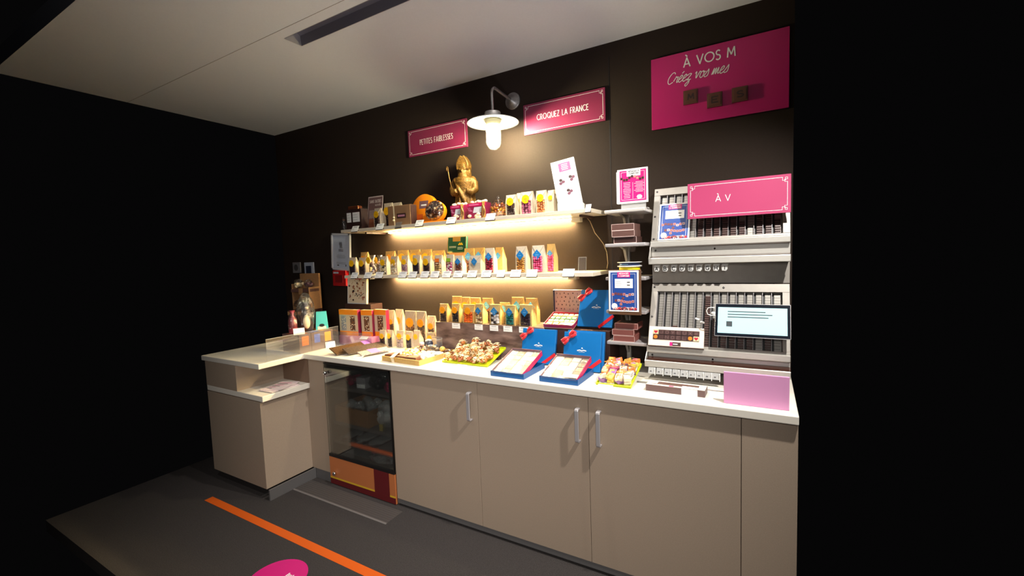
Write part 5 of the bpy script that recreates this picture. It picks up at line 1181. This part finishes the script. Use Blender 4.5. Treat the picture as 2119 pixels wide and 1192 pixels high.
b.build('poster', [M['pinkbright'], M['paper'], M['darkbrown'], mat('rose cocoa print', (206, 130, 120), .5)], t)
b = MB(); write(b, 'MESSAGES À', -w*.15, zo+h*.90, h*.042, y-.0009, .0016, width=w*.36); write(b, 'COMPOSER', -w*.14, zo+h*.835, h*.042, y-.0009, .0016, width=w*.34); b.build('title', M['ink'], t)
b = MB(); lines(b, -w*.34, -w*.06, zo+h*.14, zo+h*.62, 10, y-.0006, frac=.2, centre=True); lines(b, w*.04, w*.40, zo+h*.30, zo+h*.62, 8, y-.0006, frac=.2, centre=True); b.strip([(-.0, y-.0006, zo+h*.12), (-.0, y-.0006, zo+h*.6)], .0012)
b.prism([(w*.22+.014*math.cos(a*.39), zo+h*.17+.011*math.sin(a*.39)) for a in range(16)], y-.0010, y-.0004); b.build('lettering', M['pinkpale'] if False else M['paper'], t)
b = MB(); b.box(-w/2, w/2, -.01, .035, 0, .003); b.box(-w*.42, w*.42, .006, .009, .003, zo+.01); b.build('stand', M['acrylicedge'], t)
# ---- steel dispensers: a slanted window of channels over a trough, twice
DX0, DX1 = -.526, XR-.015
def dispenser(label, zt, yt, zb, yb, ztr, ytr, chz0, chz1, nm, fill, lettered):
    """slanted steel face from (yt,zt) to (yb,zb); trough lip from there down to (ytr,ztr)"""
    t = thing('dispenser', label, 'dispenser', (DX0, 0, 0)); L = DX1-DX0
    mm, w, h = basis((0, yb, zb), (L, yb, zb), (0, yt, zt))
    m_ = .042; pitch = .0376; side = .030
    F = lambda: setattr(bb, 'T', mm) or bb
    bb = MB(); F(); bb.box(-w/2, w/2, 0, .004, h-m_, h); bb.box(-w/2, w/2, 0, .004, 0, chz0); bb.box(-w/2, -w/2+side, 0, .004, chz0, h-m_); bb.box(w/2-side, w/2, 0, .004, chz0, h-m_)
    bb.box(-w/2, w/2, .030, .033, chz0-.01, h-m_+.01); bb.T = Matrix.Identity(4)
    bb.build('face_frame', M['steelmat'], t, bevel=.0015)
    bb = MB(); bb.prismx([(yt+.0045, zt-.002), (-.002, zt-.002), (-.002, ztr), (yb+.0045, zb)], 0, .003); bb.build('end_plate', M['steelmat'], t)
    n = int((w-2*side)/pitch); R = random.Random(nm)
    for i in range(n):
        x0 = -w/2+side+pitch*i
        bb = MB(); F(); bb.box(x0, x0+.0016, .004, .030, chz0, h-m_); bb.box(x0+.0016, x0+pitch*.30, .022, .030, chz0, h-m_, 1)
        bb.box(x0+pitch*.30, x0+pitch*.98, .016, .030, chz0, h-m_, 2); bb.T = Matrix.Identity(4)
        ch = bb.build('channel', [M['alu'], M['black'], M['perf']], t)
        k = fill[i % len(fill)]; z = chz0
        if k:
            bb = MB(); F()
            zmax = chz0+(h-m_-chz0)*k
            while z < zmax: bb.box(x0+pitch*.32, x0+pitch*.96, .006, .0155, z+.001, z+.0095); z += .0115
            bb.T = Matrix.Identity(4); bb.build('chocolate_squares', mat('dark chocolate squares', (70, 46, 42), .4, coat=.2), ch, kind='stuff', bevel=.001)
    for (sx, sz) in ((-w/2+.014, h-.018), (-w/2+.012, h*.46), (-w/2+.014, .012), (-w/2+.35, h-.020)):
        bb = MB(); bb.T = mm @ Matrix.Translation((sx, 0, sz)) @ Matrix.Rotation(math.radians(90), 4, 'X'); bb.lathe([(.0055, 0), (.005, .002), (.002, .0022), (0, .0012)], 12); bb.build('screw', mat('dark screw', (90, 88, 88), .3, .9), t)
    # trough: rolled lip, dark slot with chocolate, lower lip
    q = zb-ztr
    bb = MB(); bb.prismx([(yb+.004, zb), (yb-.012, zb-.002), (yb-.014, zb-.030), (yb-.009, zb-.036), (yb+.004, zb-.034)], 0, L); bb.build('upper_lip', M['steel'], t, bevel=.002)
    bb = MB(); bb.prismx([(yb+.010, zb-.034), (yb+.024, zb-.034), (yb+.020, ztr+.018), (yb+.006, ztr+.018)], .003, L); bb.build('slot_back', M['steel'], t)
    bb = MB(); bb.prismx([(yb+.004, ztr+.042), (ytr+.006, ztr+.036), (ytr+.006, ztr+.018), (yb+.004, ztr+.018)], .004, L); bb.build('chocolate_slot', mat('glossy dark chocolate', (58, 32, 24), .18, coat=.5), t)
    bb = MB(); bb.prismx([(ytr, ztr+.034), (ytr-.002, ztr+.030), (ytr-.004, ztr+.002), (ytr+.001, ztr), (ytr+.030, ztr), (ytr+.030, ztr+.004), (ytr+.005, ztr+.005), (ytr+.005, ztr+.034)], 0, L); bb.build('lower_lip', M['steel'], t, bevel=.0015)
    bb = MB(); bb.prismx([(ytr, ztr), (ytr-.003, ztr+.03), (yb-.010, zb-.03), (yb, zb), (yb+.02, zb-.03), (yb+.02, ztr)], -.003, 0); bb.build('end_cap', M['steel'], t)
    for sx in (.022, .31):
        bb = MB(); bb.T = Matrix.Translation((sx, yb+.010, zb-.050)) @ Matrix.Rotation(math.radians(90), 4, 'X'); bb.lathe([(.005, 0), (.005, .003), (0, .004)], 10); bb.build('screw', mat('dark screw', (90, 88, 88), .3, .9), t)
    return t, n, mm, w, h
pm_ = bpy.data.materials.new('perforated steel'); pm_.use_nodes = True; nt = pm_.node_tree; bs = nt.nodes['Principled BSDF']; bs.inputs['Metallic'].default_value = .6; bs.inputs['Roughness'].default_value = .4
tc = nt.nodes.new('ShaderNodeTexCoord'); vo = nt.nodes.new('ShaderNodeTexVoronoi'); vo.inputs['Scale'].default_value = 190; vo.inputs['Randomness'].default_value = .0
rp = nt.nodes.new('ShaderNodeValToRGB'); rp.color_ramp.elements[0].position = .25; rp.color_ramp.elements[1].position = .45; rp.color_ramp.elements[0].color = (.06, .055, .05, 1); rp.color_ramp.elements[1].color = (.30, .285, .26, 1)
nt.links.new(tc.outputs['Object'], vo.inputs['Vector']); nt.links.new(vo.outputs['Distance'], rp.inputs[0]); nt.links.new(rp.outputs[0], bs.inputs['Base Color']); M['perf'] = pm_
up, nch, mu, wu, hu = dispenser('upper steel dispenser of chocolate squares, lettered tabs below its trough', 1.912, -.050, 1.625, -.162, 1.503, -.212, .012, .25, 1, [0, .55, .5, .3, 0, .62, .66, .5, .9, .4, .3], True)
lo, nch, ml, wl, hl_ = dispenser('lower steel dispenser with perforated channels, standing above the worktop', 1.396, -.142, 1.084, -.272, .985, -.325, .012, .27, 2, [.22, 0, .35, 0, 0, .05, .9, .5, .5, .6, .4], False)
# plain steel sheet between the two
b = MB(); b.box(DX0, DX1, -.135, -.130, 1.40, 1.515); tag(b.build('backing_sheet', M['steelmat'], None), 'plain steel sheet between upper and lower dispensers', 'sheet')
b = MB(); b.box(DX0, DX1, -.140, -.135, .9206, .985); tag(b.build('lower_sheet', mat('dull grey sheet', (120, 116, 108), .5, .4), None), 'dull steel sheet under the lower dispenser, touching the worktop', 'sheet')
# lettered tabs
tm = mat('clear grey tab', (206, 206, 204), .3)
for i, chx in enumerate('ABCDEFGHI'):
    px = 1359.5+17.5*i; c = atY(px, 559, -.196)
    t = thing('letter_tab', 'clear tab lettered %s under the upper dispenser trough' % chx, 'tab', (c.x, -.196, 1.503-.034), 0, 'lettered tabs')
    b = MB(); b.prism([(-.013, -.004), (.006, -.006), (.012, .002), (.014, .022), (.018, .030), (-.012, .030), (-.015, .020)], -.004, .004); b.build('tab', tm, t, bevel=.002)
    b = MB(); write(b, chx, -.0075 if chx != 'I' else -.001, .002, .017, -.0046, .0034, width=.013 if chx != 'I' else .003); b.build('letter', M['black'], t)
# clear numbered flaps under the lower trough
for i in range(9):
    px = 1350+16.6*i; py = 768+1.9*i; c = atY(px, py, -.333)
    if c.x > DX1-.02: continue
    t = thing('flap', 'small clear flap with dark symbol under the lower trough, %s from left' % ORD[i], 'flap', (c.x, -.331, .985-.030), 0, 'clear flaps under the lower trough')
    b = MB(); b.prismx([(-.004, .030), (-.001, .030), (-.012, .004), (-.018, .002)], -.018, .013); b.build('plate', M['acrylicedge'], t)
    b = MB(); b.box(.013, .016, -.016, .0, -.006, .029); b.build('tongue', M['paper'], t)
    b = MB(); b.T = Matrix.Translation((-.003, -.0125, .012)) @ Matrix.Rotation(math.radians(-25), 4, 'X'); lines(b, -.007, .006, -.003, .004, 1, -.001, frac=.7); b.build('symbol', M['ink'], t)
# blue sign leaning on the upper dispenser face
A = mu @ Vector((-wu/2+.010, -.0012, .004)); xa = A.x+DX0
w, h = .098*1.06, .192
A = atY(1360.5, 502, -.164); B = atY(1426, 499, -.164)
w = B.x-A.x; cxl = (A.x+B.x)/2
mm = Matrix.Translation((cxl, -.1650, 1.6275)) @ mu.to_3x3().to_4x4(); Tp = atY(1395, 420, -.085); h = math.hypot(Tp.z-1.6275, .07)
blue_sign('blue price sign leaning on the face of the upper dispenser', mm, w, h*1.0, False)
# pink board in front of the upper dispenser
A = atY(1423, 454, -.175); T_ = atY(1423.5, 381, -.175); w = DX1-A.x; h = (T_.z-A.z)
t = thing('hanging_sign', 'rose pink sign reading À V hung on the front of the upper dispenser', 'sign', mtx=basis((A.x, -.180, A.z), (DX1, -.180, A.z), (A.x, -.172, T_.z))[0])
b = MB(); b.box(-w/2, w/2, 0, .006, 0, h); b.build('board', mat('rose sign board', (172, 60, 102), .4, coat=.15), t, bevel=.001, seg=1)
b = MB(); b.T = Matrix.Translation((0, 0, h/2)); deco(b, w, h, -.0008, wt=.0018); b.build('border', M['paper'], t)
xA = atY(1481, 416, -.18).x-(A.x+w/2); b = MB(); write(b, 'À V', xA, h*.44, h*.165, -.0008, .003, width=.064, gap=.18); b.build('lettering', M['paper'], t)
b = MB()
for sx in (-w*.3, w*.3): b.box(sx-.008, sx+.008, .006, .040, h*.40, h*.46)
b.build('hook', M['steelmat'], t)
# chocolate message box on the lower dispenser lip
A = atY(1341.5, 711, -.288); B = atY(1456, 719.5, -.288); T_ = atY(1400, 677, -.262)
zb = 1.0905; w = B.x-A.x
mm, _w, h = basis((A.x, -.2885, zb), (B.x, -.2885, zb), (A.x, -.262, T_.z+.0)); h = max(h, .10)
mm = Matrix.Translation(((A.x+B.x)/2, -.2925, zb)) @ ml.to_3x3().to_4x4()
t = thing('message_box', 'cream dotted box with a window of lettered chocolates reading JOYEUX NOEL', 'box', mtx=mm); th = .017
b = MB(); b.box(-w/2, w/2, 0, th, 0, h, 0); b.build('carton', mat('cream dotted card', (240, 222, 206), .5), t, bevel=.001)
b = MB(); b.box(-w/2-.001, w/2+.001, -.002, th, -.0045, -.0002); b.build('base', M['darkbrown'], t)
b = MB(); y = -.0004
rect(b, -w*.42, w*.42, h*.32, h*.84, y, 0)
for i in range(46):
    for j in range(3): cx = -w*.485+w*.97*i/45; cz = h*(.05+.085*j); rect(b, cx-.0009, cx+.0009, cz-.0009, cz+.0009, y, 1)
rect(b, -w*.10, w*.10, h*.03, h*.22, y-.0004, 2); rect(b, -w*.10, -w*.05, h*.03, h*.22, y-.0006, 3); lines(b, -w*.04, w*.09, h*.09, h*.16, 1, y-.0007, 4, frac=.6)
b.build('print', [mat('dark window card', (50, 38, 42), .4), mat('rose dot', (226, 150, 130), .5), M['darkbrown'], M['magenta'], M['paper']], t)
cs = w*.84/8
for j, wd in enumerate((' JOYEUX*', '* NOEL* ')):
    for i in range(8):
        chx = wd[i]; b = MB(); s = cs*.47; hz = h*.125
        heart = (j == 0 and i == 0) or (j == 1 and i == 7); face = (j == 1 and i in (0, 6))
        b.box(-s, s, -.0035, -.0005, -hz*.95, hz*.95, 1 if heart else 0)
        if chx.isalpha(): write(b, chx, -s*.55, -hz*.55, hz*1.1, -.0040, .0016, width=s*1.1, mi=2)
        if heart: b.prism([(0, -hz*.7), (s*.75, hz*.1), (s*.55, hz*.6), (s*.2, hz*.6), (0, hz*.3), (-s*.2, hz*.6), (-s*.55, hz*.6), (-s*.75, hz*.1)], -.0045, -.0035, 3)
        if face: b.disc((0, 0), hz*.8, 16, 4, y0=-.0035, th=.001)
        if chx == '*' and not face: lines(b, -s*.6, s*.6, -hz*.5, hz*.4, 2, -.0042, 2, frac=.4)
        q = b.build('lettered_chocolate', [mat('chocolate tile', (88, 62, 60), .4, coat=.2), M['whitechoc'], mat('pale cocoa relief', (140, 108, 104), .5), mat('red icing', (206, 40, 70), .4), mat('orange icing', (236, 150, 50), .4)], t, bevel=.0006, seg=1)
        q.location = (-w*.42+cs*(i+.5), 0, h*(.71 if j == 0 else .45))
b = MB(); rect(b, -w*.42, w*.42, h*.32, h*.84, -.0048); b.build('window_film', M['film'], t)
# tablet with its white cable
A = atY(1478.5, 694, -.30); T_ = atY(1479.7, 624, -.275)
w, h = DX1-A.x, .205; zb = A.z; h = T_.z-A.z
mm = Matrix.Translation((A.x+w/2, -.3100, zb)) @ ml.to_3x3().to_4x4()
t = thing('tablet', 'black framed tablet with pale blue lit screen before the lower dispenser', 'tablet', mtx=mm)
b = MB(); b.box(-w/2, w/2, 0, .009, 0, h); b.build('body', mat('navy black bezel', (18, 24, 34), .2, coat=.4), t, bevel=.004, seg=3)
b = MB(); frame(b, -w/2, w/2, 0, h, -.0003, .0018); b.build('rim', M['alu'], t)
b = MB(); rect(b, -w/2+.013, w/2-.013, .016, h-.018, -.0006); b.build('screen', mat('lit tablet screen', (150, 196, 200), .3, emit=.9), t)
b = MB(); R = random.Random(1); lines(b, -w/2+.055, w/2-.03, h*.55, h*.80, 3, -.0009, frac=.35); rect(b, -w/2+.050, -w/2+.075, h*.30, h*.46, -.0009); b.build('screen_print', mat('dark screen print', (50, 60, 66), .5), t)
b = MB(); b.box(-.012, .012, .009, .030, .02, .05); b.build('mount', M['steelmat'], t)
b = MB(); P = [atY(*q, -.300) for q in ((1480, 652), (1471, 653), (1464, 650), (1462, 643), (1465, 637.5), (1472, 636), (1479, 637))]
b.tube([tuple(v) for v in P], .0022, 8); b.ell(tuple(atY(1476, 648, -.300)), (.010, .005, .007), 10, 6)
tag(b.build('charging_cable', M['paper'], None), 'white charging cable looping from the tablet side', 'cable')
for i, q in enumerate(((1443, 660), (1453.5, 667))):
    c = atY(*q, -.255); b = MB(); b.box(-.010, .010, -.003, .003, -.004, .004); o = b.build('clip', M['paper'], None, bevel=.001); o.location = c; o.rotation_euler = (0, .3, 0); tag(o, 'tiny white clip stuck on the perforated channels, %s' % ['upper', 'lower'][i], 'clip', 'white clips on the channels')
# brown box with window on the worktop and lilac card at the edge
t = thing('chocolate_box', 'long low brown box with window and pale top, on the worktop before the flaps', 'box', (-.352, -.522, WT+.0003), -.02); w, D, h = .258, .082, .030
b = MB(); b.box(-w/2, w/2, 0, D, 0, h); b.build('carton', mat('mauve brown card', (108, 84, 82), .5), t, bevel=.001)
b = MB(); z = h+.0004
def topr(x0, x1, y0, y1, dz, mi): b.quad([(x0, y0, z+dz), (x1, y0, z+dz), (x1, y1, z+dz), (x0, y1, z+dz)], mi)
topr(-w/2+.001, w/2-.001, .001, D-.001, 0, 0); topr(-w*.42, w*.38, .022, D-.018, .0003, 1); topr(-w*.42, -w*.32, .028, D-.024, .0006, 2); topr(-w*.10, -w*.02, .004, .016, .0006, 3)
b.build('top_print', [mat('cream dotted card', (240, 222, 206), .5), M['brown'], M['paper'], M['magenta']], t)
b = MB(); b.box(.030, .098, -.0016, -.0002, .0, h); b.box(.030, .098, -.0016, .030, h+.0012, h+.0022); b.build('price_slip', M['paper'], t)
b = MB(); A = atZ(1497.5, 834, WT); b.box(0, XR-A.x-.03, 0, .012, 0, .135); q = b.build('lilac_box', mat('lilac pink card', (216, 150, 196), .5), None, bevel=.001); q.location = (A.x, A.y, WT+.0003); tag(q, 'lilac pink box standing at the right end of the worktop', 'box')
# clear rod and small rail lying under the flaps
b = MB(); b.tube([(-.55, -.405, WT+.004), (XR-.03, -.405, WT+.004)], .004, 8); tag(b.build('rail', M['alu'], None), 'thin metal rail lying on the worktop under the flaps', 'rail')
# ================================================================== left end of the counter
# pink box under the orange packages
t = thing('pink_box', 'long pink box carrying three orange packages, behind clear acrylic', 'box', (-2.76, -.265, WT+.0003), .05); w, D, h = .345, .115, .072
b = MB(); b.box(-w/2, w/2, 0, D, 0, h); b.build('carton', M['pinkpale'], t, bevel=.002)
b = MB(); b.box(-w/2-.012, w/2+.01, -.010, -.007, 0, .105); b.build('acrylic_front', M['acrylic'], t)
zt = WT+h+.0008
op = mat('pale taupe package card', (196, 178, 150), .6)
for i, (a, c, s, yt) in enumerate(((705, 741, 749, 641), (749.5, 771, 775, 642), (777, 800, 806, 641))):
    Y = -.245+.03*i; A = atY(a, 690, Y); B = atY(c, 690, Y); x, w = (A.x+B.x)/2, B.x-A.x; hh = atY((a+c)/2, yt, Y).z-zt
    t = thing('sweet_package', 'orange and taupe window package, %s of three on the pink box' % ['left', 'middle', 'right'][i], 'package', (x, Y, zt), .04, 'orange packages on the pink box')
    b = MB(); b.box(-w/2, w/2, 0, .034, 0, hh); b.build('carton', op, t, bevel=.001)
    b = MB(); rect(b, -w/2, w/2, 0, hh*.16, -.0006, 0); rect(b, -w/2, w/2, hh*.80, hh, -.0006, 0); b.quad([(w/2+.0006, 0, 0), (w/2+.0006, .034, 0), (w/2+.0006, .034, hh), (w/2+.0006, 0, hh)], 1); b.build('bands', [M['orange'], mat('crimson side card', (120, 20, 54), .4)], t)
    b = MB(); R = random.Random(i); xs = ((-.26, .13), (.22, .13)) if i == 0 else ((0, .24),)
    for k, (cx, hw) in enumerate(xs):
        rect(b, w*(cx-hw), w*(cx+hw), hh*.20, hh*.76, -.0006, 3 if (i == 0 and k == 0) else 0)
        for q in range(55): b.ell((w*(cx+R.uniform(-hw, hw)*.9), -.001, hh*R.uniform(.22, .74)), (.0045, .003, .004), 6, 4, R.choice([0, 1, 2] if not (i == 0 and k == 0) else [3, 3, 2]))
    b.build('window', [mat('window brown', (110, 62, 36), .5), M['chocdark'], mat('pale nut', (226, 206, 170), .5), mat('silver grey window', (150, 150, 150), .4)], t, kind='stuff')
c = atY(746, 691, -.30)
t = thing('price_card', 'white price card on the front edge of the pink box', 'price card', mtx=Matrix.Translation((c.x, -.262, WT+.0732)) @ Matrix.Rotation(math.radians(35), 4, 'X'))
b = MB(); b.box(-.04, .04, -.022, .008, 0, .001); b.build('card', M['paper'], t)
# poster board on a dark box behind the packages
A = atY(722, 628, -.10); B = atY(766, 628, -.10); zb = (A.z+B.z)/2
t = thing('dark_box', 'dark brown box behind the orange packages, under the small poster', 'box', ((A.x+B.x)/2+.02, -.075, WT+.0003))
b = MB(); b.box(-.15, .15, -.062, .062, 0, zb-WT-.001); b.build('carton', M['darkbrown'], t, bevel=.002)
A = atY(722, 624, -.10); B = atY(761, 624, -.10); T_ = atY(748, 576, -.08)
mm, w, h = basis((A.x, -.115, zb), (B.x, -.115, zb), (A.x, -.098, T_.z))
t = thing('small_poster', 'small cream poster spattered with chocolate, under the lower shelf end', 'poster', mtx=mm)
b = MB(); b.box(-w/2, w/2, 0, .020, 0, h); b.build('board', mat('cream board', (226, 208, 180), .5), t, bevel=.001)
b = MB(); R = random.Random(14); frame(b, -w/2, w/2, 0, h, -.0004, .006, 3)
for q in range(70):
    cx, cz, s = R.uniform(-.42, .40)*w, R.uniform(.12, .95)*h, R.choice([.002, .003, .004, .009]); b.disc((cx, cz), s, 8, R.choice([0, 1, 1, 2]), y0=-.0004, th=.0004)
b.strip([(-w*.1, -.0010, h*.30), (0, -.0010, h*.40), (w*.02, -.0010, h*.28), (w*.12, -.0010, h*.38), (w*.2, -.0010, h*.30), (w*.36, -.0010, h*.42)], .005, mi=0); rect(b, -w*.1, w*.25, h*.965, h, -.0012, 4)
b.build('print', [M['chocdark'], mat('caramel print', (176, 120, 80), .5), mat('rust print', (150, 80, 50), .5), M['paper'], M['red']], t)
# boxes with coloured labels behind an acrylic front, along the left run
FX = -2.905
mbx = mat('mauve brown box', (104, 76, 70), .5)
t = thing('acrylic_guard', 'long clear acrylic guard in front of the labelled boxes', 'guard', (FX, 0, WT+.0003))
b = MB(); b.box(0, .003, -.88, -.30, 0, .150); b.build('pane', M['acrylic'], t); b = MB(); b.box(-.0005, .0035, -.88, -.30, .150, .1525); b.build('edge', M['acrylicedge'], t)
for i, (px0, px1, py0, py1, mcol, lab) in enumerate(((625, 639, 696, 715, (240, 92, 40), 'orange'), (650.5, 662.5, 691, 709, (86, 106, 190), 'blue'), (672, 685, 686, 705, (240, 170, 30), 'amber'))):
    X = FX-.012; a = atX(px0, (py0+py1)/2, X); c = atX(px1, (py0+py1)/2, X); ym = (a.y+c.y)/2; z0 = atX((px0+px1)/2, py1, X).z-WT; z1 = atX((px0+px1)/2, py0, X).z-WT
    y0, y1 = ym-.062, ym+.058
    t = thing('labelled_box', 'brown box with %s label behind the acrylic guard at the left' % lab, 'box', (X-.0006, ym, WT+.0003), 0, 'labelled boxes behind the acrylic guard')
    b = MB(); b.box(-.20, 0, -.048, .048, 0, .135); b.build('carton', mbx, t, bevel=.002)
    b = MB(); lw = abs(c.y-a.y)/2; b.quad([(.0005, -lw, z0), (.0005, lw, z0), (.0005, lw, z1), (.0005, -lw, z1)]); b.quad([(-.16, -.042, .1356), (-.02, -.042, .1356), (-.02, .042, .1356), (-.16, .042, .1356)]); b.build('label', mat('%s label' % lab, mcol, .45), t)
    BOXZ = WT+.1365
for i, (px, py, w, lab, X) in enumerate(((684.5, 719, .07, 'white price card standing on the worktop before the acrylic guard', FX+.02), (619, 684, .075, 'white price card on top of the labelled boxes at far left', FX-.03))):
    c = atX(px, py, X); z = WT+.0004 if i == 0 else BOXZ+.0006
    t = thing('price_card', lab, 'price card', mtx=Matrix.Translation((X, c.y, z)) @ Matrix.Rotation(math.radians(62), 4, 'Z') @ Matrix.Rotation(math.radians(-20), 4, 'X'))
    b = MB(); b.box(-w/2, w/2, 0, .0015, 0, .048); b.build('card', M['paper'], t)
# figures and packs on the labelled boxes
c = atY(632, 670, -.50)
def on_boxes(px, Y): p = atY(px, 660, Y); return p.x
# hamper
t = thing('hamper', 'open kraft hamper of wrapped chocolates at the far left of the wall', 'hamper', (on_boxes(636, -.22)-.02, -.22, WT+.0003), .2)
zt = atY(636, 566, -.16).z-WT; zs = atY(636, 640, -.22).z-WT; w = .20
b = MB(); b.box(-w/2, w/2, -.09, .09, 0, zs); b.build('lower_box', M['darkbrown'], t, bevel=.002)
b = MB(); b.box(-w/2, w/2, .07, .09, zs, zt); b.box(-w/2, -w/2+.004, -.03, .07, zs, zt*.85); b.box(w/2-.004, w/2, -.05, .07, zs, zt*.80); b.build('kraft_back', M['kraftbox'], t, bevel=.001)
zmid = (zs+zt)/2+.01
b = MB(); b.box(-w/2, w/2, -.04, .07, zmid-.012, zmid+.014); b.build('shelf', M['brown'], t, bevel=.001)
b = MB(); b.box(-.015, .025, -.043, -.040, zmid-.030, zmid+.020); b.box(-w/2, w/2, -.092, -.088, zs-.04, zs-.01); b.build('kraft_band', M['kraftbox'], t)
for i, (x, y, z, r, inner, lab) in enumerate(((-.05, .0, zmid+.0145, (.042, .034, .038), M['whitechoc'], 'crinkled pack of white sweets on the hamper shelf'), (.055, .0, zmid+.0145, (.040, .034, .036), mat('plum sweets', (96, 50, 66), .4), 'crinkled pack of plum sweets on the hamper shelf'), (.0, -.035, zs+.0005, (.085, .045, .042), M['chocdark'], 'long crinkled pack of dark chocolates on the hamper base'))):
    p = Matrix.Rotation(.2, 4, 'Z') @ Vector((x, y, z)); soft_pack('cellophane_pack', lab, 'bag', (t.location.x+p.x, t.location.y+p.y, WT+p.z+.006), r, 90+i, inner)
# wrapped chocolate figure, teal carton, red bag
X = FX-.085; p = atX(635, 673, X)
t = thing('wrapped_figure', 'chocolate bird figure in shiny cellophane on the labelled boxes', 'chocolate figure', (X, p.y, BOXZ+.0008)); zt = atX(635, 606, X).z-BOXZ; k = zt/.20
b = MB(); b.lathe([(.022, 0), (.030, .015), (.034, .05), (.030, .085), (.020, .105), (.024, .122), (.021, .14), (.008, .152), (0, .153)], 18); b.v = [(x*k, y*k, z*k) for x, y, z in b.v]; b.build('figure', mat('dark grey chocolate', (58, 50, 50), .35, coat=.3), t)
b = MB(); b.ell((.024, -.016, .055), (.016, .018, .036), 12, 8); b.ell((.022, -.010, .125), (.010, .008, .008), 8, 6); b.v = [(x*k, y*k, z*k) for x, y, z in b.v]; b.build('pale_belly', M['whitechoc'], t)
b = MB(); crumple_mass(b, (0, 0, .102*k), (.042*k, .042*k, .098*k), 66, 18, 14, .14); b.build('wrapper', M['crumple'], t)
X = FX-.075; p = atX(659, 668, X); zt = atX(657, 646, X).z-BOXZ
t = thing('small_carton', 'teal carton with white and dark picture on the amber labelled box', 'box', (X, p.y+.030, BOXZ+.0008), math.radians(50))
b = MB(); pts = [(-.045, 0), (.045, 0), (.036, max(.06, zt)), (-.036, max(.06, zt))]; b.prism(pts, -.02, .02); b.build('carton', mat('teal card', (80, 196, 196), .45), t, bevel=.001)
b = MB(); rect(b, -.030, .030, .004, .026, -.0206, 0); b.disc((0, .034), .012, 16, 1, y0=-.0203, th=.0006, sx=1.6); b.build('picture', [mat('ivory print', (236, 226, 210), .5), M['black']], t)
X = FX-.11; p = atX(617, 676, X); zt = max(.10, atX(617, 641, X).z-BOXZ)
t = thing('wrapped_bag', 'red and white striped wrapped bag cut by the left edge', 'bag', (X, p.y-.040, BOXZ+.0008))
b = MB(); b.lathe([(.026, 0), (.032, .02), (.028, zt*.6), (.010, zt*.8), (.020, zt)], 14); b.build('body', mat('dull red foil', (150, 60, 70), .3, .3), t)
b = MB(); crumple_mass(b, (0, 0, zt*.45), (.034, .034, zt*.5), 67, 14, 10, .15); b.build('wrapper', M['crumple'], t)
